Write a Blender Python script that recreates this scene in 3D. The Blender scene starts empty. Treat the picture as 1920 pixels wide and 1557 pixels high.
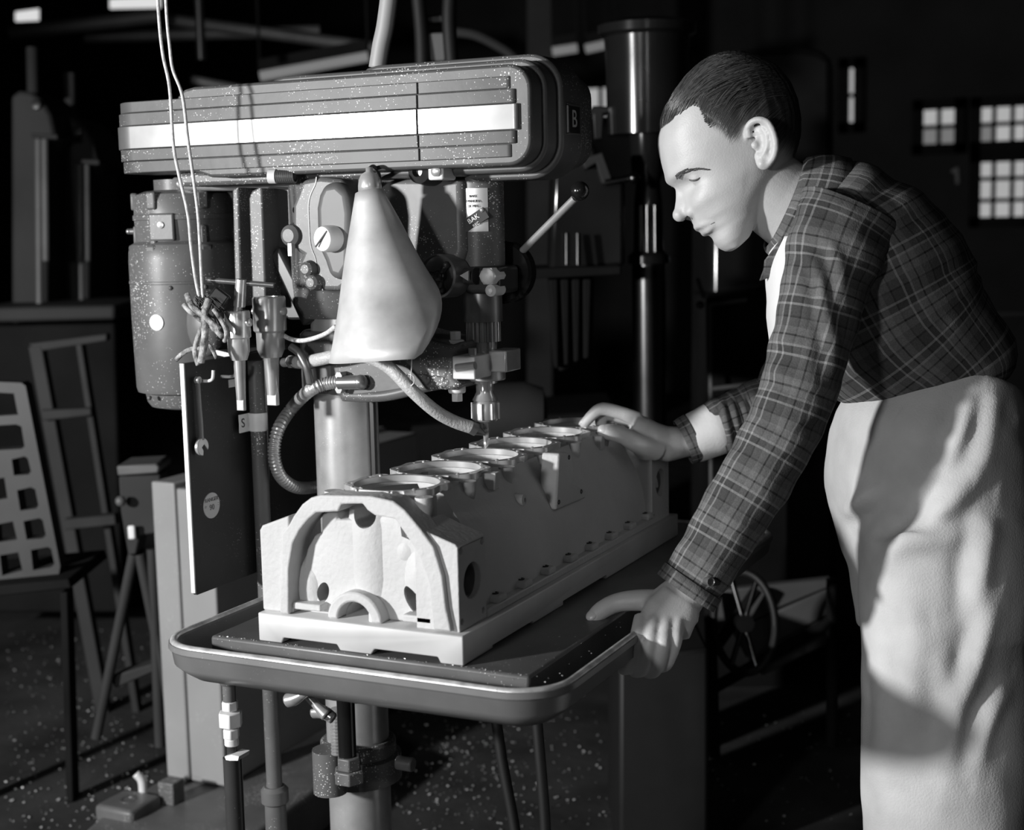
import bpy, bmesh, math, random
import numpy as np
from mathutils import Vector, Matrix
random.seed(7)
# ------------------------------------------------------------------ camera
SC = bpy.context.scene
COL = SC.collection
IW, IH = 1920, 1557
CX, CY, F = 960.0, 778.5, 2728.05
RM = Matrix(((0.90164575, -0.03829231, 0.43077678),
             (0.43196498, 0.12811689, -0.89274426),
             (-0.02100454, 0.99101956, 0.13205698)))
CAM = Vector((0.79491108, -1.49833632, 1.3296169))
cd = bpy.data.cameras.new('camera'); cam = bpy.data.objects.new('camera', cd); COL.objects.link(cam)
cam.matrix_world = Matrix.Translation(CAM) @ RM.to_4x4()
cd.sensor_fit = 'HORIZONTAL'; cd.sensor_width = 36.0; cd.lens = 36.0 * F / IW
cd.clip_start = 0.05; cd.clip_end = 60
cd.dof.use_dof = True; cd.dof.focus_distance = 2.02; cd.dof.aperture_fstop = 4.2
SC.camera = cam
# ------------------------------------------------------------------ light
w = bpy.data.worlds.new('world'); SC.world = w; w.use_nodes = True
w.node_tree.nodes['Background'].inputs[0].default_value = (1, 1, 1, 1)
w.node_tree.nodes['Background'].inputs[1].default_value = 0.026
def spot(name, loc, to, power, ang, rad, blend=0.6):
    l = bpy.data.lights.new(name, 'SPOT'); l.energy = power; l.spot_size = math.radians(ang); l.spot_blend = blend
    l.shadow_soft_size = rad
    o = bpy.data.objects.new(name, l); COL.objects.link(o); o.location = loc
    o.rotation_euler = (Vector(to) - Vector(loc)).to_track_quat('-Z', 'Y').to_euler()
    return o
spot('flood_lamp_light', (-1.90, -2.35, 1.55), (-0.55, 0.8, 1.1), 560, 94, 0.10, 0.5)
spot('front_flood_light', (-0.25, -2.7, 1.42), (-0.05, 0.55, 1.1), 80, 80, 0.12)
spot('camera_side_fill_light', (1.15, -2.3, 2.0), (0.0, 0.6, 1.05), 9, 60, 0.12)  # unseen fill added to lift the shaded side of the block
SC.view_settings.view_transform = 'Standard'; SC.view_settings.look = 'None'
SC.view_settings.gamma = 1; SC.view_settings.use_curve_mapping = False
SC.view_settings.exposure = 0.0
# ------------------------------------------------------------------ placing: a point of the photo on a plane of the place
def P(px, py, X=None, Y=None, Z=None, d=None):
    v = Vector((px - CX, -(py - CY), -F)); r = RM @ v
    if d is not None: return CAM + r * (d / F)
    if X is not None: t = (X - CAM.x) / r.x
    elif Y is not None: t = (Y - CAM.y) / r.y
    else: t = (Z - CAM.z) / r.z
    return CAM + r * t
RIGHT = RM @ Vector((1, 0, 0)); UP = RM @ Vector((0, 1, 0)); BACK = RM @ Vector((0, 0, 1))
# ------------------------------------------------------------------ materials
MATS = {}
def mat(name, v, rough=0.5, metal=0.0, var=0.15, scale=8.0, speck=0.0, sscale=320.0, bump=0.0, bscale=60.0, spec=0.5, lines=None, aniso=0):
    m = bpy.data.materials.new(name); m.use_nodes = True; MATS[name] = m
    nt = m.node_tree; N = nt.nodes; L = nt.links; b = N['Principled BSDF']
    b.inputs['Roughness'].default_value = rough; b.inputs['Metallic'].default_value = metal
    b.inputs['Specular IOR Level'].default_value = spec
    tc = N.new('ShaderNodeTexCoord'); n = N.new('ShaderNodeTexNoise'); n.inputs['Scale'].default_value = scale; n.inputs['Detail'].default_value = 5
    L.new(tc.outputs['Object'], n.inputs['Vector'])
    cr = N.new('ShaderNodeValToRGB'); e = cr.color_ramp.elements
    lo, hi = v * (1 - var), v * (1 + var)
    e[0].position = 0.3; e[0].color = (lo, lo, lo, 1); e[1].position = 0.7; e[1].color = (hi, hi, hi, 1)
    L.new(n.outputs['Fac'], cr.inputs['Fac']); out = cr.outputs['Color']
    if speck > 0:
        vo = N.new('ShaderNodeTexVoronoi'); vo.inputs['Scale'].default_value = sscale; vo.inputs['Randomness'].default_value = 1
        L.new(tc.outputs['Object'], vo.inputs['Vector'])
        n2 = N.new('ShaderNodeTexNoise'); n2.inputs['Scale'].default_value = 11; n2.inputs['Detail'].default_value = 3
        L.new(tc.outputs['Object'], n2.inputs['Vector'])
        mr = N.new('ShaderNodeMapRange'); mr.inputs['From Min'].default_value = 0.36; mr.inputs['From Max'].default_value = 0.72
        mr.inputs['To Min'].default_value = 0.0; mr.inputs['To Max'].default_value = speck
        L.new(n2.outputs['Fac'], mr.inputs['Value'])
        sep = N.new('ShaderNodeSeparateColor'); L.new(vo.outputs['Color'], sep.inputs['Color'])
        mu = N.new('ShaderNodeMath'); mu.operation = 'MULTIPLY'; L.new(mr.outputs[0], mu.inputs[0]); L.new(sep.outputs[0], mu.inputs[1])
        lt = N.new('ShaderNodeMath'); lt.operation = 'LESS_THAN'; L.new(vo.outputs['Distance'], lt.inputs[0]); L.new(mu.outputs[0], lt.inputs[1])
        mx = N.new('ShaderNodeMixRGB'); L.new(lt.outputs[0], mx.inputs['Fac']); L.new(out, mx.inputs['Color1']); mx.inputs['Color2'].default_value = (.75, .75, .75, 1)
        out = mx.outputs['Color']
    L.new(out, b.inputs['Base Color'])
    if bump > 0:
        n3 = N.new('ShaderNodeTexNoise'); n3.inputs['Scale'].default_value = bscale; n3.inputs['Detail'].default_value = 4
        L.new(tc.outputs['Object'], n3.inputs['Vector'])
        bp = N.new('ShaderNodeBump'); bp.inputs['Strength'].default_value = bump; bp.inputs['Distance'].default_value = 0.004
        L.new(n3.outputs['Fac'], bp.inputs['Height']); L.new(bp.outputs['Normal'], b.inputs['Normal'])
    return m
mat('paint', .115, .42, 0, .15, 14, speck=.5, bump=.05, spec=.4)
mat('guard_paint', .085, .46, 0, .2, 14, speck=.5, bump=.05, spec=.4)
mat('bg_cast', .035, .5, 0, .2, 8)
mat('paint_plain', .10, .48, 0, .12, 14, speck=.12)
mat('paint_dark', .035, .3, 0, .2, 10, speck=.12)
mat('cabinet_paint', .30, .5, 0, .08, 5, speck=.24)
mat('black', .012, .35, 0, .3, 10)
mat('black_gloss', .01, .18, 0, .3, 10)
mat('polished', .30, .30, .7, .12, 20)
mat('steel', .5, .28, .55, .15, 30)
mat('steel_dark', .2, .33, .6, .2, 30)
mat('chrome', .6, .14, .6, .05, 10)
mat('column_steel', .5, .3, .5, .15, 25, speck=.3)
mat('spun_metal', .70, .44, .35, .30, 12, bump=.05, bscale=30)
mat('cast_light', .5, .62, 0, .06, 12, bump=.25, bscale=140)
mat('machined', .62, .26, .5, .08, 40)
mat('fixture', .52, .45, .1, .1, 10)
mat('table_iron', .11, .42, .2, .25, 12, speck=.2)
mat('tray_paint', .15, .3, 0, .15, 12, speck=.16)
mat('rim_worn', .55, .35, .3, .45, 40, speck=.2)
mat('board_black', .03, .55, 0, .3, 10, speck=.15)
mat('bright_metal_lit_edge', .75, .5, .1, .1, 30)  # pale metal; also painted on the lit board and shelf edges
mat('rubber', .005, .6, 0, .2, 20)
mat('hose', .55, .5, .1, .12, 80, bump=.4, bscale=300)
mat('armour', .6, .35, .6, .15, 60)
mat('cord', .6, .8, 0, .25, 200)
mat('rag', .28, .9, 0, .9, 90, bump=.6, bscale=200)
mat('tag', .6, .45, .4, .08, 20)
mat('ink', .02, .6, 0, .1)
mat('white_paint', .8, .5, 0, .05)
mat('floor_dirt', .042, .85, 0, .5, 4, bump=.3, bscale=40, spec=.15)
mat('chip', .8, .4, .3, .2, 300)
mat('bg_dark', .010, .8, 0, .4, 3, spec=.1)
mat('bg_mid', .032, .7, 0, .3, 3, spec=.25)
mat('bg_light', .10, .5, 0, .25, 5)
mat('bg_gloss', .012, .16, 0, .3, 6)
mat('bg_steel', .12, .25, 1, .2, 10)
mat('wall_dark', .012, .9, 0, .4, 2)
mat('wood', .12, .7, 0, .3, 6)
mat('skin', .52, .48, 0, .05, 40, bump=.10, bscale=420)
mat('brow', .10, .7, 0, .3, 300)
mat('lip', .36, .45, 0, .08, 40)
mat('eye_white', .5, .2, 0, .03)
mat('nail', .55, .3, 0, .03)
mat('canvas', .55, .85, 0, .24, 7, bump=.25, bscale=350)
mat('white_cloth', .75, .8, 0, .03, 30, bump=.1, bscale=200)
mat('dark_cloth', .03, .9, 0, .2, 60)
def emit(name, v, s):
    m = bpy.data.materials.new(name); m.use_nodes = True; MATS[name] = m
    nt = m.node_tree; b = nt.nodes['Principled BSDF']; b.inputs['Base Color'].default_value = (.1, .1, .1, 1)
    n = nt.nodes.new('ShaderNodeTexNoise'); n.inputs['Scale'].default_value = 3; cr = nt.nodes.new('ShaderNodeValToRGB')
    cr.color_ramp.elements[0].color = (v * .8,) * 3 + (1,); cr.color_ramp.elements[1].color = (v,) * 3 + (1,)
    tc = nt.nodes.new('ShaderNodeTexCoord'); nt.links.new(tc.outputs['Object'], n.inputs['Vector'])
    nt.links.new(n.outputs['Fac'], cr.inputs['Fac']); nt.links.new(cr.outputs['Color'], b.inputs['Emission Color'])
    b.inputs['Emission Strength'].default_value = s
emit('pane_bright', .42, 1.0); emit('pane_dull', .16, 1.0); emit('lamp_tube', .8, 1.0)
def plaid():
    m = bpy.data.materials.new('plaid'); m.use_nodes = True; MATS['plaid'] = m
    nt = m.node_tree; N = nt.nodes; L = nt.links; b = N['Principled BSDF']; b.inputs['Roughness'].default_value = .9
    b.inputs['Specular IOR Level'].default_value = .15
    uv = N.new('ShaderNodeUVMap'); uv.uv_map = 'UVMap'; sp = N.new('ShaderNodeSeparateXYZ'); L.new(uv.outputs[0], sp.inputs[0])
    def ramp(sock, per, stops):
        d = N.new('ShaderNodeMath'); d.operation = 'MULTIPLY'; d.inputs[1].default_value = 1 / per; L.new(sock, d.inputs[0])
        fr = N.new('ShaderNodeMath'); fr.operation = 'FRACT'; L.new(d.outputs[0], fr.inputs[0])
        cr = N.new('ShaderNodeValToRGB'); cr.color_ramp.interpolation = 'CONSTANT'
        els = cr.color_ramp.elements
        els[0].position = stops[0][0]; els[0].color = (stops[0][1],) * 3 + (1,)
        els[1].position = stops[1][0]; els[1].color = (stops[1][1],) * 3 + (1,)
        for p, v in stops[2:]:
            e = els.new(p); e.color = (v,) * 3 + (1,)
        L.new(fr.outputs[0], cr.inputs['Fac']); return cr.outputs['Color']
    st = [(0, .15), (.15, .025), (.19, .15), (.34, .27), (.39, .05), (.47, .045), (.52, .27), (.57, .055), (.78, .02), (.82, .09)]
    a = ramp(sp.outputs['X'], .062, st); c = ramp(sp.outputs['Y'], .066, st)
    mx = N.new('ShaderNodeMixRGB'); mx.inputs['Fac'].default_value = .5; L.new(a, mx.inputs['Color1']); L.new(c, mx.inputs['Color2'])
    tc = N.new('ShaderNodeTexCoord'); no = N.new('ShaderNodeTexNoise'); no.inputs['Scale'].default_value = 500; L.new(tc.outputs['Object'], no.inputs['Vector'])
    mr = N.new('ShaderNodeMapRange'); mr.inputs['To Min'].default_value = .6; mr.inputs['To Max'].default_value = 1.4; L.new(no.outputs['Fac'], mr.inputs['Value'])
    mu = N.new('ShaderNodeMixRGB'); mu.blend_type = 'MULTIPLY'; mu.inputs['Fac'].default_value = 1; L.new(mx.outputs[0], mu.inputs['Color1']); L.new(mr.outputs[0], mu.inputs['Color2'])
    L.new(mu.outputs[0], b.inputs['Base Color'])
    bp = N.new('ShaderNodeBump'); bp.inputs['Strength'].default_value = .3; bp.inputs['Distance'].default_value = .002
    L.new(no.outputs['Fac'], bp.inputs['Height']); L.new(bp.outputs[0], b.inputs['Normal'])
plaid()
def hairmat():
    m = bpy.data.materials.new('hair'); m.use_nodes = True; MATS['hair'] = m
    nt = m.node_tree; N = nt.nodes; L = nt.links; b = N['Principled BSDF']; b.inputs['Roughness'].default_value = .30
    uv = N.new('ShaderNodeUVMap'); uv.uv_map = 'UVMap'; mp = N.new('ShaderNodeMapping'); mp.inputs['Scale'].default_value = (3, 260, 1)
    L.new(uv.outputs[0], mp.inputs['Vector'])
    no = N.new('ShaderNodeTexNoise'); no.inputs['Scale'].default_value = 1; no.inputs['Detail'].default_value = 4; L.new(mp.outputs[0], no.inputs['Vector'])
    cr = N.new('ShaderNodeValToRGB'); cr.color_ramp.elements[0].position = .4; cr.color_ramp.elements[0].color = (.005, .005, .005, 1)
    cr.color_ramp.elements[1].position = .75; cr.color_ramp.elements[1].color = (.16, .16, .16, 1)  # pale streaks put highlight lines into the hair colour
    L.new(no.outputs['Fac'], cr.inputs['Fac']); L.new(cr.outputs[0], b.inputs['Base Color'])
    bp = N.new('ShaderNodeBump'); bp.inputs['Strength'].default_value = .7; bp.inputs['Distance'].default_value = .003
    L.new(no.outputs['Fac'], bp.inputs['Height']); L.new(bp.outputs[0], b.inputs['Normal'])
    u2 = N.new('ShaderNodeUVMap'); u2.uv_map = 'edge'; s2 = N.new('ShaderNodeSeparateXYZ'); L.new(u2.outputs[0], s2.inputs[0])
    ad = N.new('ShaderNodeMath'); ad.operation = 'MULTIPLY_ADD'; ad.inputs[1].default_value = 1.1; L.new(no.outputs['Fac'], ad.inputs[0]); L.new(s2.outputs[0], ad.inputs[2])
    gt = N.new('ShaderNodeMapRange'); gt.inputs['From Min'].default_value = .62; gt.inputs['From Max'].default_value = .78; L.new(ad.outputs[0], gt.inputs['Value'])
    L.new(gt.outputs[0], b.inputs['Alpha'])
hairmat()
# ------------------------------------------------------------------ building helpers
def tag(o, label=None, cat=None, group=None, kind=None):
    if label: o['label'] = label
    if cat: o['category'] = cat
    if group: o['group'] = group
    if kind: o['kind'] = kind
    return o
def thing(name, loc, label, cat, group=None):
    o = bpy.data.objects.new(name, None); COL.objects.link(o); o.location = loc; o.empty_display_size = .1
    return tag(o, label, cat, group)
def setpar(o, parent):
    if parent is None: return
    o.parent = parent
    if parent.type == 'EMPTY': o.matrix_parent_inverse = Matrix.Translation(-Vector(parent.location))
def obj(name, bm, m, parent=None, bevel=0.0, seg=2, ang=35, smooth=True, sub=0):
    bmesh.ops.recalc_face_normals(bm, faces=bm.faces[:])
    me = bpy.data.meshes.new(name); bm.to_mesh(me); bm.free()
    return objme(name, me, m, parent, bevel, seg, ang, smooth, sub)
def objme(name, me, m, parent=None, bevel=0.0, seg=2, ang=35, smooth=True, sub=0):
    if m: me.materials.clear(); me.materials.append(MATS[m])
    o = bpy.data.objects.new(name, me); COL.objects.link(o)
    if smooth:
        me.polygons.foreach_set('use_smooth', [True] * len(me.polygons))
        if ang: me.set_sharp_from_angle(angle=math.radians(ang))
    if bevel > 0:
        b = o.modifiers.new('bevel', 'BEVEL'); b.width = bevel; b.segments = seg; b.limit_method = 'ANGLE'; b.angle_limit = math.radians(40); b.harden_normals = False
    if sub:
        s = o.modifiers.new('sub', 'SUBSURF'); s.levels = sub; s.render_levels = sub
    setpar(o, parent)
    return o
def B(): return bmesh.new()
def box(bm, x0, x1, y0, y1, z0, z1):
    vs = [bm.verts.new((x, y, z)) for x in (x0, x1) for y in (y0, y1) for z in (z0, z1)]
    for f in ((0, 1, 3, 2), (4, 6, 7, 5), (0, 4, 5, 1), (2, 3, 7, 6), (0, 2, 6, 4), (1, 5, 7, 3)): bm.faces.new([vs[i] for i in f])
    return bm
def obox(bm, c, a, b, e):
    c = Vector(c); vs = [bm.verts.new(c + i * Vector(a) + j * Vector(b) + k * Vector(e)) for i in (-1, 1) for j in (-1, 1) for k in (-1, 1)]
    for f in ((0, 1, 3, 2), (4, 6, 7, 5), (0, 4, 5, 1), (2, 3, 7, 6), (0, 2, 6, 4), (1, 5, 7, 3)): bm.faces.new([vs[i] for i in f])
    return bm
def prism(bm, pts, vec):
    vec = Vector(vec); a = [bm.verts.new(p) for p in pts]; b = [bm.verts.new(Vector(p) + vec) for p in pts]
    bm.faces.new(a); bm.faces.new(b[::-1]); n = len(a)
    for i in range(n): bm.faces.new((a[i], b[i], b[(i + 1) % n], a[(i + 1) % n]))
    return bm
def frame(d):
    d = Vector(d).normalized(); h = Vector((0, 0, 1)) if abs(d.z) < .95 else Vector((0, 1, 0))
    a = h.cross(d).normalized(); return a, d.cross(a).normalized(), d
def lathe(bm, o, ax, prof, seg=32, cap=True):
    a, b, d = frame(ax); o = Vector(o); rings = []
    for r, h in prof:
        rings.append([bm.verts.new(o + d * h + (a * math.cos(t) + b * math.sin(t)) * max(r, 1e-5)) for t in [2 * math.pi * i / seg for i in range(seg)]])
    for k in range(len(rings) - 1):
        for i in range(seg): bm.faces.new((rings[k][i], rings[k][(i + 1) % seg], rings[k + 1][(i + 1) % seg], rings[k + 1][i]))
    if cap: bm.faces.new(rings[0][::-1]); bm.faces.new(rings[-1])
    return bm
def cyl(bm, p0, p1, r0, r1=None, seg=24):
    p0 = Vector(p0); p1 = Vector(p1); r1 = r0 if r1 is None else r1
    return lathe(bm, p0, p1 - p0, [(r0, 0), (r1, (p1 - p0).length)], seg)
def hexa(bm, p0, p1, r): return cyl(bm, p0, p1, r, r, 6)
def ball(bm, c, r, seg=16, sx=1, sy=1, sz=1):
    m = Matrix.Translation(Vector(c)) @ Matrix.Diagonal((r * sx, r * sy, r * sz, 1))
    bmesh.ops.create_uvsphere(bm, u_segments=seg, v_segments=max(6, seg // 2), radius=1, matrix=m); return bm
def spline(pts, n=8):
    pts = [Vector(p) for p in pts]; out = []
    for i in range(len(pts) - 1):
        p0 = pts[max(i - 1, 0)]; p1 = pts[i]; p2 = pts[i + 1]; p3 = pts[min(i + 2, len(pts) - 1)]
        for k in range(n):
            t = k / n
            out.append(.5 * ((2 * p1) + (p2 - p0) * t + (2 * p0 - 5 * p1 + 4 * p2 - p3) * t * t + (3 * p1 - p0 - 3 * p2 + p3) * t ** 3))
    out.append(pts[-1]); return out
def tube(bm, pts, r, seg=12, cap=True):
    pts = [Vector(p) for p in pts]; n = len(pts); rr = r if isinstance(r, (list, tuple)) else [r] * n
    a = None; rings = []
    for i, p in enumerate(pts):
        d = (pts[min(i + 1, n - 1)] - pts[max(i - 1, 0)]).normalized()
        if a is None: a, b, _ = frame(d)
        else:
            a = (a - d * a.dot(d)).normalized(); b = d.cross(a)
        rings.append([bm.verts.new(p + (a * math.cos(t) + b * math.sin(t)) * rr[i]) for t in [2 * math.pi * k / seg for k in range(seg)]])
    for k in range(n - 1):
        for i in range(seg): bm.faces.new((rings[k][i], rings[k][(i + 1) % seg], rings[k + 1][(i + 1) % seg], rings[k + 1][i]))
    if cap: bm.faces.new(rings[0][::-1]); bm.faces.new(rings[-1])
    return bm
def loft(bm, rings, seg=40, cap=True, uvl=None, power=2.0, wob=0.0, seed=0, vscale=1.0):
    """rings: (centre, axis a, axis b, ra, rb)"""
    R = []; vv = 0; vs = []; pc = None
    for (c, a, b, ra, rb) in rings:
        c = Vector(c)
        if pc is not None: vv += (c - pc).length
        pc = c; vs.append(vv); ring = []
        for i in range(seg):
            t = 2 * math.pi * i / seg; ct, st = math.cos(t), math.sin(t)
            x = math.copysign(abs(ct) ** (2 / power), ct); y = math.copysign(abs(st) ** (2 / power), st)
            k = 1 + wob * (math.sin(3 * t + vv * 55 + seed) * .5 + math.sin(5 * t - vv * 90 + seed * 2) * .35 + math.sin(vv * 140 + 2 * t + seed) * .5)
            ring.append(bm.verts.new(c + Vector(a) * x * ra * k + Vector(b) * y * rb * k))
        R.append(ring)
    per = 2 * math.pi * sum((r[3] + r[4]) / 2 for r in rings) / len(rings)
    for k in range(len(R) - 1):
        for i in range(seg):
            f = bm.faces.new((R[k][i], R[k][(i + 1) % seg], R[k + 1][(i + 1) % seg], R[k + 1][i]))
            if uvl is not None:
                u0, u1 = per * i / seg, per * (i + 1) / seg
                for lp, (u, v) in zip(f.loops, ((u0, vs[k]), (u1, vs[k]), (u1, vs[k + 1]), (u0, vs[k + 1]))): lp[uvl].uv = (u, v * vscale)
    if cap: bm.faces.new(R[0][::-1]); bm.faces.new(R[-1])
    return R
def evalmesh(o):
    dg = bpy.context.evaluated_depsgraph_get(); dg.update()
    return bpy.data.meshes.new_from_object(o.evaluated_get(dg))
def cut(o, cutters, op='DIFFERENCE'):
    tmp = []
    for bm in cutters:
        bmesh.ops.recalc_face_normals(bm, faces=bm.faces[:])
        me = bpy.data.meshes.new('cut'); bm.to_mesh(me); bm.free(); c = bpy.data.objects.new('cut', me); COL.objects.link(c); tmp.append(c)
        md = o.modifiers.new('b', 'BOOLEAN'); md.operation = op; md.object = c; md.solver = 'EXACT'
    me = evalmesh(o); o.modifiers.clear(); old = o.data; o.data = me
    for c in tmp: d = c.data; bpy.data.objects.remove(c); bpy.data.meshes.remove(d)
    me.polygons.foreach_set('use_smooth', [True] * len(me.polygons)); me.set_sharp_from_angle(angle=math.radians(32))
    return o
def addbevel(o, wd, seg=2):
    b = o.modifiers.new('bevel', 'BEVEL'); b.width = wd; b.segments = seg; b.limit_method = 'ANGLE'; b.angle_limit = math.radians(40)
def text(name, s, m, parent, c, right, up, size, depth=.0004):
    cu = bpy.data.curves.new(name, 'FONT'); cu.body = s; cu.size = size; cu.extrude = depth; cu.align_x = 'CENTER'; cu.align_y = 'CENTER'
    o = bpy.data.objects.new(name, cu); COL.objects.link(o)
    r = Vector(right).normalized(); u = Vector(up).normalized(); n = r.cross(u)
    M = Matrix((r, u, n)).transposed().to_4x4(); M.translation = Vector(c)
    me = evalmesh(o); bpy.data.objects.remove(o); me.transform(M)
    return objme(name, me, m, parent, ang=None, smooth=False)
X3, Y3, Z3 = Vector((1, 0, 0)), Vector((0, 1, 0)), Vector((0, 0, 1))
T = 0.80      # height of the drilling table
# ================================================================== setting
def struct(o): o['kind'] = 'structure'; return o
struct(obj('floor', box(B(), -7, 5, -4, 9, -.1, 0), 'floor_dirt', smooth=False))
struct(obj('wall_back', box(B(), -7, 5, 9, 9.2, 0, 5.2), 'wall_dark', smooth=False))
struct(obj('wall_left', box(B(), -7.2, -7, -4, 9, 0, 5.2), 'wall_dark', smooth=False))
struct(obj('wall_right', box(B(), 5, 5.2, -4, 9, 0, 5.2), 'wall_dark', smooth=False))
struct(obj('ceiling', box(B(), -7, 5, -4, 9, 5.2, 5.3), 'wall_dark', smooth=False))
def window(n, x0, y0, x1, y1, cols, rows, dull=()):
    Yw = 8.97
    a = P(x0, y1, Y=Yw); b = P(x1, y0, Y=Yw)
    L, Rr, bo, to = a.x, b.x, a.z, b.z
    fr = B(); t = .035
    for xx in (L, Rr): box(fr, xx - t, xx + t, Yw - .05, Yw + .02, bo - t, to + t)
    for zz in (bo, to): box(fr, L - t, Rr + t, Yw - .05, Yw + .02, zz - t, zz + t)
    fo = struct(obj('window_%d' % n, fr, 'bg_dark'))
    for c in range(cols):
        for r in range(rows):
            xa = L + (Rr - L) * c / cols; xb = L + (Rr - L) * (c + 1) / cols; za = bo + (to - bo) * r / rows; zb = bo + (to - bo) * (r + 1) / rows
            obj('pane', box(B(), xa + .012, xb - .012, Yw - .012, Yw, za + .012, zb - .012), 'pane_dull' if (c, r) in dull else 'pane_bright', fo, smooth=False)
    for c in range(1, cols):
        xa = L + (Rr - L) * c / cols; obj('muntin', box(B(), xa - .014, xa + .014, Yw - .03, Yw + .01, bo, to), 'bg_dark', fo, smooth=False)
    for r in range(1, rows):
        za = bo + (to - bo) * r / rows; obj('muntin', box(B(), L, Rr, Yw - .03, Yw + .01, za - .014, za + .014), 'bg_dark', fo, smooth=False)
window(1, 1072, 155, 1157, 230, 3, 1)
window(2, 1584, 118, 1613, 240, 1, 2)
window(3, 1722, 194, 1802, 281, 2, 2, dull=((0, 0), (1, 0)))
window(4, 1830, 188, 1935, 276, 3, 2, dull=((0, 0),))
window(5, 1828, 292, 1935, 417, 3, 3)
# ================================================================== drill press
SX, SY = -0.164, 0.399          # spindle axis
CXX, CYY = -0.405, 0.399        # column axis
DP = thing('drill_press', (CXX, CYY, 0), 'large grey drill press with a stepped streamlined belt guard and round column', 'drill press')
col = obj('column', lathe(B(), (CXX, CYY, .06), Z3, [(.0492, 0), (.0492, 1.30)], 48), 'column_steel', DP)
obj('column_seam', box(B(), CXX + .0485, CXX + .056, CYY - .012, CYY - .004, .8, 1.08), 'black', col)
# foot of the column on the floor
bb = B(); prism(bb, [Vector((CXX + .28 * math.cos(t) * (1.0), CYY + .3 * math.sin(t), 0)) for t in [i * math.pi / 12 for i in range(24)]], (0, 0, .06))
lathe(bb, (CXX, CYY, .055), Z3, [(.11, 0), (.09, .03), (.065, .07), (.06, .12)], 32)
obj('base', bb, 'paint', DP, .008)
# ---- belt guard: five fluted bands, split at a seam, and three stepped frames behind
GX0, GX1 = -.752, -.047
def plan(ins, xa, xb, z0, z1, bm):
    y0, y1 = .285 + ins, .515 - ins; x0 = GX0 + ins; r = .05; pts = []
    if xa <= GX0 + .001:
        for i in range(9):
            t = math.pi / 2 * i / 8; pts.append((x0 + r - r * math.cos(t), y0 + r - r * math.sin(t)))
        left = pts; right = [(xb, y0), (xb, y1)]
        back = [(x0 + r - r * math.cos(t), y1 - r + r * math.sin(t)) for t in [math.pi / 2 * i / 8 for i in range(8, -1, -1)]]
        poly = left + right + back
    else:
        rr = .008
        poly = [(xa, y0)] + [(xb - rr + rr * math.sin(t), y0 + rr - rr * math.cos(t)) for t in [math.pi / 2 * i / 4 for i in range(5)]] + [(xb, y1), (xa, y1)]
    prism(bm, [Vector((x, y, z0)) for x, y in poly], (0, 0, z1 - z0))
zs = [1.522, 1.505, 1.4855, 1.4505, 1.4325, 1.4145]
seam = P(781, 200, Y=.285).x
bm = B()
for i, ins in ((0, .004), (1, .002), (3, .002), (4, .004)):
    e = (.012 if i in (0, 4) else .005)
    for xa, xb in ((GX0, seam - .0008), (seam + .0008, GX1 - e)): plan(ins, xa, xb, zs[i + 1] + .0006, zs[i], bm)
box(bm, GX0 + .03, GX1 - .03, .30, .50, zs[5] + .002, zs[0] - .002)
guard = obj('belt_guard', bm, 'guard_paint', DP, .0012, 2)
for xa, xb in ((GX0, seam - .0008), (seam + .0008, GX1)):
    bm = B(); plan(0, xa, xb, zs[3] + .0006, zs[2], bm); obj('polished_band', bm, 'polished', guard, .001)
def step(x0, x1, z0, z1, y0, y1, rad, name, m='paint'):
    pts = []
    for cx, cz, a0 in ((x1 - rad, z1 - rad, 90), (x1 - rad, z0 + rad, 0)):
        for i in range(9):
            t = math.radians(a0 - 90 * i / 8); pts.append(Vector((cx + rad * math.cos(t), y0, cz + rad * math.sin(t))))
    pts += [Vector((x0 + .06, y0, z0)), Vector((x0, y0, z0 + .018)), Vector((x0, y0, z1 - .02)), Vector((x0 + .006, y0, z1 - .012)), Vector((x0 + .018, y0, z1 - .003)), Vector((x0 + .035, y0, z1))]
    o = obj(name, prism(B(), pts, (0, y1 - y0, 0)), m, guard, .0045, 3); return o
step(-.62, -.032, 1.404, 1.538, .2925, .5075, .034, 'step_frame', 'guard_paint')
step(-.483, -.026, 1.396, 1.548, .329, .471, .042, 'step_frame', 'guard_paint')
step(-.345, -.018, 1.387, 1.558, .365, .435, .050, 'step_frame', 'guard_paint')
bdg = P(1057, 225, X=-.0155)
badge = obj('badge', box(B(), -.0185, -.0155, .381, .421, 1.4495, 1.4865), 'black', guard, .001)
text('badge_letter', 'B', 'tag', badge, (-.0153, .401, 1.468), Y3, Z3, .034)
fr = B(); 
for a, b in ((.379, .381), (.421, .423)): box(fr, -.0185, -.0148, a, b, 1.448, 1.488)
for a, b in ((1.4475, 1.4495), (1.4865, 1.4885)): box(fr, -.0185, -.0148, .379, .423, a, b)
obj('badge_frame', fr, 'paint_plain', badge)
# bracket bolt under the guard
p = P(832, 322, Y=.325); bm = B(); box(bm, p.x - .012, p.x + .012, .30, .34, p.z - .012, p.z + .012); obj('guard_lug', bm, 'white_paint', DP, .003)
bm = B(); lathe(bm, (p.x + .002, .301, p.z), -Y3, [(.0075, 0), (.0075, .004), (.004, .006)], 20); obj('guard_screw', bm, 'steel', DP)
p = P(795, 322, Y=.33); bm = B(); lathe(bm, (p.x, .40, p.z), -Y3, [(.02, 0), (.02, .06), (.017, .085), (.008, .09), (.006, .082)], 20); obj('pivot_knob', bm, 'paint_dark', DP)
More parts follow.
